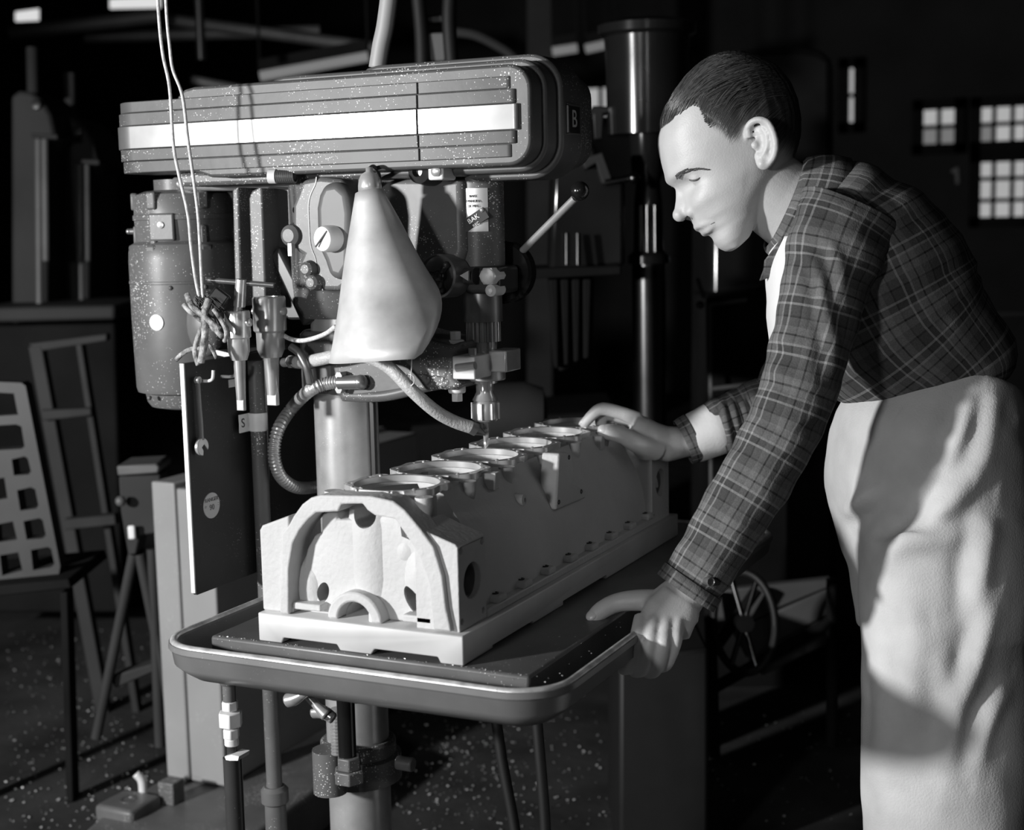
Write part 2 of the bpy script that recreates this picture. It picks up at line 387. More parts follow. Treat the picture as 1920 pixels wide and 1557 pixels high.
# ---- head casting
def xz(pts, Y): return [P(x, y, Y=Y) for x, y in pts]
bm = prism(B(), xz([(556, 330), (868, 330), (872, 470), (850, 535), (800, 560), (700, 560), (600, 545), (556, 470)], .355), (0, .10, 0))
head = obj('head_casting', bm, 'paint', DP, .012, 4)
bm = B(); lathe(bm, (SX, SY, 1.238), Z3, [(.033, 0), (.034, .01), (.034, .16)], 40); obj('quill_housing', bm, 'paint', DP, .002)
bm = B(); lathe(bm, (CXX, CYY, 1.19), Z3, [(.06, 0), (.072, .02), (.075, .06), (.075, .2)], 36); obj('column_socket', bm, 'paint', DP)
z0 = lambda y: P(907, y, Y=SY).z
bm = B(); lathe(bm, (SX, SY, z0(603)), Z3, [(.0285, 0), (.0285, z0(548) - z0(603)), (.031, z0(546) - z0(603)), (.031, z0(530) - z0(603))], 36); obj('spindle_nose', bm, 'steel_dark', DP)
bm = B(); n = 22; prof = []
for i in range(n * 2): prof.append((.0255 if i % 2 == 0 else .0215, 2 * math.pi * i / (2 * n)))
pts = []
for r, t in prof:
    for dt in (-.05, .05): pts.append(Vector((SX + r * math.cos(t + dt), SY + r * math.sin(t + dt), z0(640))))
prism(bm, pts, (0, 0, z0(600) - z0(640))); obj('spline_collar', bm, 'steel', DP)
bm = B(); lathe(bm, (SX, SY, z0(718)), Z3, [(.0195, 0), (.0195, z0(632) - z0(718))], 32); obj('spindle', bm, 'chrome', DP)
# steady clamp round the spindle
bm = B(); lathe(bm, (SX, SY, z0(712)), Z3, [(.031, 0), (.031, z0(664) - z0(712))], 36); cl = obj('steady_clamp', bm, 'steel', DP, .0015)
a = P(850, 668, Y=.33); b = P(893, 712, Y=.33); box2 = box(B(), a.x, b.x, .326, .43, b.z, a.z); obj('clamp_block', box2, 'bright_metal_lit_edge', cl, .002)
a = P(938, 656, Y=.39); b = P(958, 697, Y=.39); obj('clamp_ear', box(B(), a.x - .012, b.x, .375, .425, b.z, a.z), 'steel', cl, .002)
pq = P(856, 690, Y=.325); bm = B(); cyl(bm, pq, pq + Vector((.03, 0, .004)), .006); obj('clamp_pin', bm, 'steel', cl)
pq = P(886, 661, Y=.345); bm = B(); cyl(bm, pq - Z3 * .01, pq + Z3 * .006, .006, .006, 16); obj('clamp_stud', bm, 'steel', cl)
# drill chuck
bm = B(); lathe(bm, (SX, SY, z0(750)), Z3, [(.019, 0), (.013, .012), (.0135, z0(718) - z0(750))], 28); obj('chuck_arbor', bm, 'chrome', DP)
bm = B(); lathe(bm, (SX, SY, z0(789)), Z3, [(.0165, 0), (.019, .003), (.019, z0(752) - z0(789) - .003), (.016, z0(750) - z0(789))], 28)
for k in range(8):
    t = k * math.pi / 4 + .2; cyl(bm, (SX + .02 * math.cos(t), SY + .02 * math.sin(t), z0(785)), (SX + .02 * math.cos(t), SY + .02 * math.sin(t), z0(755)), .0022, seg=6)
ch = obj('chuck', bm, 'steel', DP)
bm = B(); n = 40; zt, zb = z0(788), 1.0; pts = []
R0 = []
for i in range(n + 1):
    z = zt + (zb - zt) * i / n; tw = i * .03; R0.append([bm.verts.new((SX + math.cos(t + tw) * rr, SY + math.sin(t + tw) * rr, z)) for t, rr in ((0, .004), (.9, .0038), (1.57, .002), (math.pi, .004), (math.pi + .9, .0038), (math.pi + 1.57, .002))])
for i in range(n):
    for k in range(6): bm.faces.new((R0[i][k], R0[i][(k + 1) % 6], R0[i + 1][(k + 1) % 6], R0[i + 1][k]))
bm.faces.new(R0[0]); bm.faces.new(R0[-1]); obj('drill_bit', bm, 'chrome', ch)
# nameplate on the quill housing
npl = B(); r = .0347; cols = []
zt, zb = P(920, 352, Y=.366).z, P(920, 434, Y=.366).z
for i in range(9):
    t = math.radians(-108 + 62 * i / 8); cols.append((SX + r * math.cos(t), SY + r * math.sin(t)))
va = [[npl.verts.new((x, y, z)) for x, y in cols] for z in (zb, zt)]
vb = [[npl.verts.new((SX + (x - SX) * 1.03, SY + (y - SY) * 1.03, z)) for x, y in cols] for z in (zb, zt)]
for i in range(8):
    npl.faces.new((vb[0][i], vb[0][i + 1], vb[1][i + 1], vb[1][i]))
for i in range(8): npl.faces.new((va[0][i], vb[0][i], vb[0][i + 1], va[0][i + 1])); npl.faces.new((va[1][i], vb[1][i], vb[1][i + 1], va[1][i + 1]))
for k in (0, 8): npl.faces.new((va[0][k], va[1][k], vb[1][k], vb[0][k]))
nm = obj('nameplate', npl, 'tag', DP)
tx = math.radians(-80); rd = Vector((math.cos(tx), math.sin(tx), 0)); tg = Vector((-math.sin(tx), math.cos(tx), 0)); ctr = Vector((SX, SY, 0)) + rd * .0362
for i, (s, z, sz) in enumerate((('BAKE', .050, .005), ('MANUFA', .043, .005), ('DE MFG', .036, .005))):
    text('plate_lettering', s, 'ink', nm, ctr + Z3 * (zb + z), tg, Z3, sz)
dg_up = (Z3 + tg * -.6).normalized(); dg_r = (tg + Z3 * .6).normalized()
obj('plate_stripe', obox(B(), ctr + Z3 * (zb + .016) - rd * .0005, dg_r * .022, dg_up * .0085, rd * .0006), 'ink', nm)
text('plate_lettering', 'BAK', 'tag', nm, ctr + Z3 * (zb + .018) + rd * .0005, dg_r, dg_up, .010)
text('plate_lettering', 'REC', 'tag', nm, ctr + Z3 * (zb + .010) + rd * .0005 + tg * .004, dg_r, dg_up, .006)
ps = P(904, 394, Y=.366); bm = B(); ball(bm, ps, .0035, 12); obj('plate_rivet', bm, 'steel', nm)
# feed dial with three spokes
pc = P(828, 518, Y=.335); ax = (Vector((-.12, -1, .05))).normalized(); bm = B()
lathe(bm, pc, ax, [(.030, -.03), (.0315, 0), (.0315, .010), (.029, .012), (.0285, .006), (.024, .002), (.010, -.002), (.001, -.002)], 40)
dial = obj('feed_dial', bm, 'steel_dark', DP)
a_, b_, d_ = frame(ax); bm = B(); lathe(bm, pc - d_ * .002, d_, [(.008, 0), (.008, .012), (.004, .014)], 20)
for k in range(3):
    t = math.radians(50 + 120 * k); q = pc + (a_ * math.cos(t) + b_ * math.sin(t)) * .021 + d_ * .008
    cyl(bm, pc + d_ * .005, q, .0055, .0035, 12); ball(bm, q, .005, 10)
obj('dial_spider', bm, 'paint_dark', dial, ang=None)
bm = B(); cyl(bm, P(870, 518, Y=.35), P(892, 518, Y=.35), .012); obj('dial_bracket', bm, 'paint_dark', DP)
prism(bm := B(), [P(862, 517, Y=.33), P(878, 508, Y=.33), P(878, 527, Y=.33)], (0, .004, 0)); obj('dial_pointer', bm, 'steel', DP)
# bolts on the quill clamp
q = P(916, 518, Y=.35); bm = B(); hexa(bm, q + Y3 * .03, q - Y3 * .004, .0135); ball(bm, q - Y3 * .004, .012, 14, 1, .5, 1); obj('quill_bolt', bm, 'bright_metal_lit_edge', DP, .0015)
q = P(921, 545, Y=.35); bm = B(); lathe(bm, q + Y3 * .03, -Y3, [(.0085, 0), (.0085, .032), (.005, .036), (.0025, .033)], 18); obj('quill_screw', bm, 'bright_metal_lit_edge', DP)
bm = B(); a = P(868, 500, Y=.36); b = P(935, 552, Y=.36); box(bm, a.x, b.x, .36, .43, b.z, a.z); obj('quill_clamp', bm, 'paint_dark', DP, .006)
# pinion disc and feed lever
q = P(955, 510, Y=.455); bm = B(); lathe(bm, q, -Y3, [(.042, 0), (.046, .004), (.046, .02), (.042, .024)], 40); obj('pinion_disc', bm, 'black_gloss', DP)
q0 = P(972, 478, Y=.44); q1 = P(1078, 372, Y=.40); bm = B(); cyl(bm, q0, q1, .0055); lv = obj('feed_lever', bm, 'steel', DP)
bm = B(); ball(bm, P(1087, 358, Y=.397), .0135, 24); obj('lever_knob', bm, 'black_gloss', lv)
# ---- gearbox on the left of the head
gp = [(566, 338), (600, 332), (640, 336), (662, 370), (664, 480), (655, 530), (636, 545), (605, 545), (578, 540), (562, 520), (556, 500), (566, 478), (553, 470), (548, 420), (548, 385), (556, 365)]
gb = obj('gearbox', prism(B(), xz(gp, .285), (0, .09, 0)), 'paint', DP, .010, 4)
def gl(px, py, r, Y0, Y1, name='gearbox_boss', m='paint', par=gb):
    q = P(px, py, Y=Y0); bm = B(); lathe(bm, (q.x, Y1, q.z), -Y3, [(r, 0), (r, (Y1 - Y0) * .75), (r * .8, (Y1 - Y0) * .95), (r * .5, Y1 - Y0)], 24); return obj(name, bm, m, par)
gl(540, 442, .019, .275, .36); gl(571, 505, .013, .27, .34); gl(581, 530, .013, .27, .34)
pts = [P(x, y, Y=.2855) for x, y in [(594, 332), (592, 345), (583, 365), (579, 385), (580, 420), (583, 460), (592, 485), (596, 510), (603, 532), (606, 545)]]
bm = B(); tube(bm, spline(pts, 4), .0016, 6); obj('gearbox_joint', bm, 'black', gb)
bm = B()
prism(bm, [P(x, y, Y=.27) for x, y in [(604, 345), (630, 340), (652, 360), (658, 400), (656, 500), (640, 528), (615, 520), (606, 490), (592, 460), (590, 390), (595, 365)]], (0, .03, 0))
obj('gearbox_cover', bm, 'paint_plain', gb, .011, 5)
q = P(614, 448, Y=.25); bm = B(); lathe(bm, q + Y3 * .04, -Y3 + X3 * -.25, [(.019, 0), (.019, .035), (.017, .04), (.002, .0405)], 32); fc = obj('filler_cap', bm, 'bright_metal_lit_edge', gb)
obj('cap_slot', obox(B(), q + Vector((-.0095, -.0012, 0)), Vector((.010, 0, .011)), Vector((.0006, 0, -.0006)), Vector((0, .0012, 0))), 'ink', fc)
q = P(547, 472, Y=.28); bm = B(); hexa(bm, q - Z3 * .006, q + Z3 * .012, .006); obj('gearbox_bolt', bm, 'polished', gb)
q = P(552, 394, Y=.288); bm = B(); lathe(bm, q + Y3 * .003, -Y3 - X3 * .6, [(.004, 0), (.0042, .003), (.0025, .0032), (.002, .001)], 12); obj('oil_hole', bm, 'black', gb)
# tension spring
a = P(507, 331, Y=.29); b = P(553, 331, Y=.30); bm = B(); d = (b - a); dl = d.length; d.normalize()
cyl(bm, a, a + d * .009, .0105); lathe(bm, a, -d, [(.0105, 0), (.0105, .002), (.005, .003)], 20); sp = obj('tension_rod', bm, 'bright_metal_lit_edge', DP)
bm = B(); cyl(bm, a, b, .005); pts = []
u, v, _ = frame(d)
for i in range(9 * 12): t = i / 12 * 2 * math.pi; pts.append(a + d * (.010 + (dl - .01) * i / (9 * 12)) + (u * math.cos(t) + v * math.sin(t)) * .0085)
tube(bm, pts, .0017, 6); obj('spring', bm, 'steel_dark', sp)
# belt slide rail under the guard
bm = B(); box(bm, P(330, 333, Y=.33).x, P(860, 333, Y=.33).x, .33, .47, 1.3935, 1.4145); obj('guard_floor', bm, 'paint', DP, .006)
bm = B(); cyl(bm, P(330, 345, Y=.42), P(600, 345, Y=.42), .011); obj('slide_rod', bm, 'steel', DP)
# ---- motor hanging behind the column
MX, MY = -.7375, .45
zM = lambda y: P(355, y, Y=MY - .06).z
h = lambda y: zM(y) - zM(772)
bm = B(); lathe(bm, (MX, MY, zM(772)), Z3, [(.05, 0), (.068, .004), (.074, .012), (.0765, h(742)), (.0885, h(738)), (.0905, h(730)), (.0925, h(600)), (.0925, h(533)), (.0935, h(532)), (.0935, h(528)), (.0925, h(527)), (.0925, h(490)), (.0915, h(470)), (.087, h(458)), (.078, h(452)), (.0785, h(447)), (.080, h(412)), (.082, h(411)), (.082, h(402)), (.080, h(401)), (.079, h(375)), (.074, h(362)), (.062, h(356)), (.046, h(354)), (.046, h(334))], 56)
mo = obj('motor', bm, 'paint', DP, ang=28)
for k in range(6):
    t = math.radians(-150 + 60 * k); c = Vector((MX + .078 * math.cos(t), MY + .078 * math.sin(t), 0)); n_ = Vector((math.cos(t), math.sin(t), 0))
    bm = B(); obox(bm, c + Z3 * (zM(375)), n_ * .006, n_.cross(Z3) * .009, Z3 * .014); obj('motor_lug', bm, 'paint', mo, .003)
    bm = B(); obox(bm, c + Z3 * (zM(470)) + n_ * .007, n_ * .006, n_.cross(Z3) * .010, Z3 * .010); obj('motor_lug', bm, 'paint', mo, .004)
    bm = B(); obox(bm, c + Z3 * (zM(442)), n_ * .005, n_.cross(Z3) * .006, Z3 * .017); obj('motor_rib', bm, 'paint', mo, .003)
t = math.radians(-78); n_ = Vector((math.cos(t), math.sin(t), 0)); c = Vector((MX, MY, 0)) + n_ * .080
bm = B(); obox(bm, c + Z3 * zM(425), n_ * .003, n_.cross(Z3) * .022, Z3 * .022); obj('motor_pad', bm, 'paint', mo, .003)
bm = B(); lathe(bm, c + n_ * .003 + Z3 * zM(421), n_, [(.0055, 0), (.0055, .002), (.001, .003)], 16); sc_ = obj('motor_screw', bm, 'steel', mo)
bm = B(); tt = math.radians(200); n2 = Vector((math.cos(tt), math.sin(tt), 0)); cc = Vector((MX, MY, zM(432))) + n2 * .08
cyl(bm, cc, cc + n2 * .012, .005); ball(bm, cc + n2 * .015, .005, 10); obj('grease_nipple', bm, 'polished', mo)
q = P(302, 604, Y=.37); nq = (q - Vector((MX, MY, q.z))).normalized(); bm = B(); lathe(bm, Vector((MX, MY, q.z)) + nq * .092, nq, [(.013, 0), (.013, .0015), (.001, .0016)], 20); obj('motor_label', bm, 'white_paint', mo)
for px, py in ((322, 540), (404, 540), (290, 745)):
    q = P(px, py, Y=.37); nq = (q - Vector((MX, MY, q.z))).normalized(); bm = B(); ball(bm, Vector((MX, MY, q.z)) + nq * .092, .004, 10); obj('motor_rivet', bm, 'paint', mo)
bm = B(); q = P(372, 610, Y=.365); ball(bm, q + Y3 * .02, .045, 24, .75, .55, 1.15); obj('terminal_box', bm, 'paint', mo)
# mounting bars between motor and column
a = P(435, 352, Y=.31); b = P(447, 565, Y=.31)
bm = B(); prism(bm, [P(435, 358, Y=.33), P(438, 352, Y=.33), P(447, 352, Y=.33), P(453, 575, Y=.33), P(441, 575, Y=.33)], (0, .06, 0)); obj('motor_bar', bm, 'paint', DP, .003)
bm = B(); prism(bm, [P(466, 372, Y=.33), P(472, 358, Y=.33), P(482, 353, Y=.33), P(491, 353, Y=.33), P(499, 575, Y=.33), P(473, 575, Y=.33)], (0, .07, 0)); mb = obj('motor_bar', bm, 'paint', DP, .003)
for py, rr in ((412, .008), (445, .006)):
    q = P(506, py, Y=.365); bm = B(); hexa(bm, q - X3 * .012, q + X3 * .006, rr); obj('bar_bolt', bm, 'paint_dark', mb)
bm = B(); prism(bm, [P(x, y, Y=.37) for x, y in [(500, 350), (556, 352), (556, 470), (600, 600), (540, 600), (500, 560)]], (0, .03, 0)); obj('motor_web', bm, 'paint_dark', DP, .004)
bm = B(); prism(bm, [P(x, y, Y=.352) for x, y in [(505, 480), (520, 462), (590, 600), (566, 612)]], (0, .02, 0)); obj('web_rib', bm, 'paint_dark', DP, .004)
bm = B(); prism(bm, [P(x, y, X=-.60) for x, y in [(498, 640), (606, 625), (612, 950), (506, 985)]], (-.012, 0, 0)); obj('rear_shield', bm, 'board_black', DP, .003)
# ---- steady arm: from column to spindle
ap = [(600, 640), (618, 622), (680, 617), (740, 622), (800, 637), (842, 648), (866, 640), (868, 655), (850, 662), (848, 708), (866, 722), (848, 732), (810, 731), (760, 742), (700, 748), (620, 742), (600, 735)]
arm = obj('steady_arm', prism(B(), xz(ap, .335), (0, .115, 0)), 'paint', DP, .012, 4)
bm = B(); lathe(bm, (CXX, CYY, P(650, 742, Y=.33).z), Z3, [(.061, 0), (.066, .006), (.066, P(650, 625, Y=.33).z - P(650, 742, Y=.33).z - .006), (.060, P(650, 625, Y=.33).z - P(650, 742, Y=.33).z)], 48); obj('arm_hub', bm, 'paint', arm)
bm = B(); tube(bm, spline([P(640, 622, Y=.345), P(700, 626, Y=.34), P(760, 640, Y=.345), P(846, 652, Y=.36)], 8), .012, 12); obj('arm_rib', bm, 'paint', arm, ang=None)
bm = B(); tube(bm, spline([P(645, 742, Y=.345), P(720, 742, Y=.34), P(800, 724, Y=.345), P(846, 716, Y=.36)], 8), .009, 12); obj('arm_rib', bm, 'paint', arm, ang=None)
for px, py, s in ((854, 634, 1), (857, 740, -1)):
    q = P(px, py, Y=.365); bm = B(); lathe(bm, q - Z3 * s * .014, Z3 * s, [(.013, 0), (.013, .010), (.011, .012)], 20); hexa(bm, q - Z3 * s * .002, q + Z3 * s * .010, .0088); obj('arm_nut', bm, 'bright_metal_lit_edge', arm, .001)
# ---- table: raised slab in a coolant tray
slab = obj('work_table', box(B(), -.372, .089, -.004, .83, T - .05, T - .0005), 'table_iron', DP, .004)
def tray_ring(off, z, r):
    x0, x1, y0, y1 = -.425 - off, .142 + off, -.062 - off, .90 + off; pts = []
    for cx, cy, a0 in ((x1 - r, y0 + r, -90), (x1 - r, y1 - r, 0), (x0 + r, y1 - r, 90), (x0 + r, y0 + r, 180)):
        for i in range(9):
            t = math.radians(a0 + 90 * i / 8); pts.append(Vector((cx + r * math.cos(t), cy + r * math.sin(t), z)))
    return pts
bm = B(); prof = [(-.06, T - .045), (-.022, T - .045), (-.016, T - .037), (-.013, T - .012), (-.012, T - .004), (-.004, T - .0005), (.003, T - .003), (.004, T - .010), (.0, T - .014), (-.003, T - .032), (-.014, T - .042), (-.03, T - .053), (-.06, T - .055)]
RR = [[bm.verts.new(p) for p in tray_ring(o_, z_, .055 + o_ + .012)] for o_, z_ in prof]
for k in range(len(RR) - 1):
    for i in range(len(RR[0])): bm.faces.new((RR[k][i], RR[k][(i + 1) % len(RR[0])], RR[k + 1][(i + 1) % len(RR[0])], RR[k + 1][i]))
bm.faces.new(RR[0]); bm.faces.new(RR[-1][::-1])
tray = obj('coolant_tray', bm, 'tray_paint', DP, ang=50)
bm = B(); ring = tray_ring(-.0035, T - .0035, .063); tube(bm, ring + [ring[0]], .0052, 10, False); obj('tray_rim', bm, 'rim_worn', tray, ang=None)
# bracket and lifting gear under the table
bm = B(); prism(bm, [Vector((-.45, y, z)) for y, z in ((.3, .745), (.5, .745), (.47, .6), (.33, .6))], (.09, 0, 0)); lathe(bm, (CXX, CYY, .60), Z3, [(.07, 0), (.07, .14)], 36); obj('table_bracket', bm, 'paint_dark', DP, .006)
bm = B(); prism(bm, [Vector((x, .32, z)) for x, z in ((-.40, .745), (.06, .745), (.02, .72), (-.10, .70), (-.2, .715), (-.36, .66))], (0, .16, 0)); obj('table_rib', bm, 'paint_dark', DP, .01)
q = P(545, 1312, Y=.20)
def cr_(pts, rs, name, m='steel'):
    bm = B(); n = 6; pp = spline(pts, n); rr = []
    for i in range(len(rs) - 1): rr += [rs[i] + (rs[i + 1] - rs[i]) * k / n for k in range(n)]
    tube(bm, pp, rr + [rs[-1]], 14); return obj(name, bm, m, DP, ang=None)
cr_([P(x, y, Y=.17) for x, y in ((535, 1316), (540, 1314), (552, 1311), (566, 1304), (574, 1297))], [.003, .0105, .010, .0065, .007], 'crank_handle')
cr_([P(x, y, Y=.19) for x, y in ((570, 1296), (592, 1322), (612, 1342))], [.007, .006, .009], 'crank_arm')
cr_([P(x, y, Y=.2) for x, y in ((588, 1336), (606, 1336), (625, 1348))], [.009, .010, .008], 'crank_hub')
bm = B(); q = P(652, 1425, Y=.27); cyl(bm, (q.x, q.y, q.z), (q.x, q.y, .74), .0135); obj('lifting_screw', bm, 'black_gloss', DP)
bm = B(); q = P(633, 1390, Y=.28); n = 14
for i in range(n): lathe(bm, (q.x, q.y, P(633, 1415, Y=.28).z + i * .0052), Z3, [(.0085, 0), (.0105, .0016), (.0105, .003), (.0085, .0046)], 16)
obj('screw_thread', bm, 'steel', DP)
bm = B(); q = P(655, 1442, Y=.27); hexa(bm, q - Z3 * .02, q, .0245); hexa(bm, q, q + Z3 * .02, .019); obj('screw_nut', bm, 'paint', DP, .002)
zc = P(676, 1492, Y=.34).z; zt = P(676, 1412, Y=.34).z
bm = B(); lathe(bm, (CXX, CYY, zc), Z3, [(.058, 0), (.068, .004), (.068, (zt - zc) * .62), (.060, (zt - zc) * .66), (.060, zt - zc - .004), (.056, zt - zc)], 48)
cyl(bm, P(620, 1485, Y=.30), P(617, 1405, Y=.30), .026); clr = obj('column_collar', bm, 'paint', DP, ang=30)
bm = B(); q = P(745, 1430, Y=.36); cyl(bm, q, q + X3 * .028, .011); obj('collar_bolt', bm, 'steel_dark', clr, .002)
# conduit into the guard top
bm = B(); tube(bm, spline([P(708, 128, Y=.40), P(715, 85, Y=.40), P(724, 40, Y=.40), P(735, -60, Y=.40), P(752, -300, Y=.40)], 6) + [Vector((P(775, -400, Y=.4).x, .42, 5.2))], .0135, 16); obj('power_conduit', bm, 'cabinet_paint', DP, ang=None)
# ================================================================== fixture plate and engine block
pl = B(); w0 = -.2975
prism(pl, [Vector((x, 0, z)) for x, z in ((w0, T), (w0 + .035, T), (w0 + .038, T + .0075), (w0 + .118, T + .0075), (w0 + .123, T), (w0 + .168, T), (w0 + .173, T + .0075), (w0 + .262, T + .0075), (w0 + .266, T), (0, T), (0, T + .037), (w0, T + .037))], (0, .782, 0))
FP = obj('fixture_plate', pl, 'fixture', None, .0015)
tag(FP, 'thick pale steel fixture plate lying under the engine block on the drilling table', 'plate')
cut(FP, [box(B(), -.012, .02, .30, .46, T - .01, T + .006), box(B(), -.012, .02, .08, .2, T - .01, T + .004)]); addbevel(FP, .0012)
ZB = T + .037; BX = -.14; DZ = 1.0
EB = thing('engine_block', (BX, .39, ZB), 'pale cast six-bore engine block clamped under the drill bit', 'engine block')
half = [(.120, ZB), (.120, ZB + .012), (.117, ZB + .04), (.108, ZB + .075), (.094, ZB + .105), (.079, ZB + .128), (.068, ZB + .143), (.0635, DZ - .008)]
prof = [(BX + x, z) for x, z in half] + [(BX - x, z) for x, z in reversed(half)]
hs = [(x, z) for x, z in half]
fine = [Vector((p.x, 0, p.z)) for p in spline([Vector((x, 0, z)) for x, z in half], 4)]
prof = [(BX + p.x, p.z) for p in fine] + [(BX - p.x, p.z) for p in reversed(fine)]
body = obj('crankcase', prism(B(), [Vector((x, .10, z)) for x, z in prof], (0, .64, 0)), 'cast_light', EB)
BY = [.095 + .1172 * i for i in range(6)]
q = P(676, 965, Y=.02)
arch_c = P(672, 1168, Y=.02)
def hole_px(pts, y0, y1, Yp=.03):
    return prism(B(), [Vector((p.x, y0, p.z)) for p in [P(x, y, Y=Yp) for x, y in pts]], (0, y1 - y0, 0))
cutb = [lathe(B(), (BX, y, .88), Z3, [(.0553, 0), (.0553, .2)], 48) for y in BY]
cutb += [hole_px([(630, 938), (694, 938), (704, 962), (690, 992), (664, 990), (656, 968), (630, 968)], .09, .25), hole_px([(748, 972), (752, 1006), (772, 1014), (775, 1000), (756, 972)], .09, .25), hole_px([(596, 1100), (614, 1100), (614, 1128), (596, 1128)], .09, .2), hole_px([(766, 1105), (795, 1115), (795, 1155), (775, 1150)], .09, .2)]
cutb.append(cyl(B(), (arch_c.x, -.05, ZB - .002), (arch_c.x, .6, ZB - .002), .024, seg=32))
cut(body, cutb)
for i, y in enumerate(BY):
    # scalloped bore flange with stud holes
    pts = []; n = 64
    for k in range(n):
        t = 2 * math.pi * k / n; r = .0655 + .0035 * math.cos(8 * t + math.pi)
        pts.append(Vector((BX + r * math.cos(t), y + max(-.0584, min(.0584, r * math.sin(t))), DZ - .0095)))
    ring = obj('bore_flange', prism(B(), pts, (0, 0, .0095)), 'machined', EB)
    cs = [lathe(B(), (BX, y, .95), Z3, [(.0553, 0), (.0553, .1)], 48)]
    for k in range(8):
        t = math.pi / 4 * k + math.pi / 8; cs.append(cyl(B(), (BX + .0605 * math.cos(t), y + .0605 * math.sin(t), .97), (BX + .0605 * math.cos(t), y + .0605 * math.sin(t), 1.02), .0028, seg=10))
    for sx in (-1, 1): cs.append(cyl(B(), (BX + sx * .036, y - .0586, .97), (BX + sx * .036, y - .0586, 1.02), .009, seg=16))
    cut(ring, cs); addbevel(ring, .0008, 1)
    for k in range(4):
        t = math.pi / 2 * k + math.pi / 4 + .1; c = Vector((BX + .0605 * math.cos(t), y + .0605 * math.sin(t), DZ))
        bm = B(); lathe(bm, c - Z3 * .004, Z3, [(.0028, 0), (.0028, .0045), (.0015, .006)], 10); obj('stud', bm, 'chrome', ring)
    for sx in (-1, 1):
        bm = B(); c = Vector((BX + sx * .066, y - .048, DZ - .030)); lathe(bm, c, Z3, [(.003, -.012), (.009, 0), (.0115, .012), (.0115, .024)], 20); obj('stud_boss', bm, 'cast_light', EB)
for tri in ([(903, 888), (929, 888), (927, 920)], [(1109, 818), (1128, 818), (1127, 845)]):
    yg = P(tri[0][0], tri[0][1], X=-.078).y; tp = [P(x, y, Y=yg) for x, y in tri]
    obj('gusset', prism(B(), [tp[0] - X3 * .01, tp[1], tp[2], tp[2] - X3 * .012], (0, .016, 0)), 'cast_light', EB, .0015)
# front arch rim and inner wall
Y0 = .004
out = [(846, 1186), (836, 1140), (829, 1080), (812, 1025), (785, 989), (758, 957), (735, 940), (693, 931), (600, 929), (582, 934), (566, 946), (550, 968), (541, 985), (528, 1000), (524, 1150)]
inn = [(541, 1153), (541, 1066), (549, 1019), (562, 994), (578, 974), (592, 962), (634, 960), (640, 946), (679, 945), (688, 957), (702, 967), (740, 974), (767, 1013), (785, 1042), (803, 1096), (812, 1181)]
rim = obj('arch_rim', prism(B(), [P(x, y, Y=Y0) for x, y in out + inn], (0, .040, 0)), 'cast_light', EB, .0025, 3)
iw = [(562, 1150), (566, 1070), (575, 1030), (590, 1003), (602, 1000), (602, 962), (632, 962), (632, 975), (700, 975), (720, 966), (750, 968), (775, 1000), (800, 1050), (815, 1110), (822, 1172), (560, 1150)]
iwo = obj('front_wall', prism(B(), [P(x, y, Y=.03) for x, y in iw[:-1]], (0, .075, 0)), 'cast_light', EB, .006, 3)
zb0 = ZB + .03; ztop = P(676, 958, Y=.03).z
bm = B(); q = P(690, 1050, Y=.03); lathe(bm, (q.x, .066, zb0), Z3, [(.040, 0), (.042, .02), (.042, ztop - zb0 - .02), (.040, ztop - zb0)], 40)
barrel = obj('front_barrel', bm, 'cast_light', EB)
lumps = []
for px_, py_, yy, r_, sc_ in ((585, 1100, .05, .034, (.8, .75, 1.3)), (790, 1085, .05, .034, (.8, .8, 1.6)), (765, 1032, .045, .022, (.9, .8, 1.0))):
    q = P(px_, py_, Y=.04); lumps.append(obj('side_bulge', ball(B(), (q.x, yy, q.z), r_, 24, *sc_), 'cast_light', EB, ang=None))
def kidney(pts, r):
    return tube(B(), [P(x, y, Y=.0) for x, y in pts], r)
mc = P(681, 967, Y=.025)
win = [cyl(B(), (mc.x, -.05, mc.z), (mc.x, .2, mc.z), .0165, seg=28), prism(B(), [P(x, y, Y=-.02) + Vector((0, 0, 0)) for x, y in ((638, 945), (690, 943), (688, 962), (636, 962))], (0, .08, 0))]
archc = lambda: cyl(B(), (arch_c.x, -.05, ZB - .002), (arch_c.x, .35, ZB - .002), .024, seg=32)
def hole(px, py, r, tilt=0, st=1.6):
    q = P(px, py, Y=.03); bm = B(); a = Vector((math.cos(tilt), 0, math.sin(tilt))); b = Vector((-math.sin(tilt), 0, math.cos(tilt)))
    pts = [Vector((q.x, -.06, q.z)) + a * r * math.cos(t) + b * r * st * math.sin(t) for t in [2 * math.pi * i / 24 for i in range(24)]]
    return prism(bm, pts, (0, .15, 0))
cut(iwo, win[:1] + [hole_px([(749, 974), (753, 1006), (771, 1014), (775, 1004), (758, 976)], 0, .2), archc(), hole(606, 1111, .0085, -.3), hole(778, 1128, .0110, .6, 2.0)])
cut(barrel, [cyl(B(), (mc.x, -.05, mc.z), (mc.x, .2, mc.z), .0165, seg=28), archc(), box(B(), P(676, 1, Y=.03).x - .1, P(676, 1, Y=.03).x + .1, .11, .2, .8, 1.1)])
for lo_ in lumps: cut(lo_, [archc(), hole(606, 1111, .0085, -.3), hole(778, 1128, .0110, .6, 2.0), box(B(), -.4, .1, .10, .3, .8, 1.1), box(B(), -.4, .1, -.1, .3, .7, ZB)])
bm = B(); pts = []
for i in range(17): t = math.pi * i / 16; pts.append(Vector((arch_c.x + .040 * math.cos(t), .010, ZB + .037 * math.sin(t))))
for i in range(16, -1, -1): t = math.pi * i / 16; pts.append(Vector((arch_c.x + .0242 * math.cos(t), .010, ZB + .0242 * math.sin(t))))
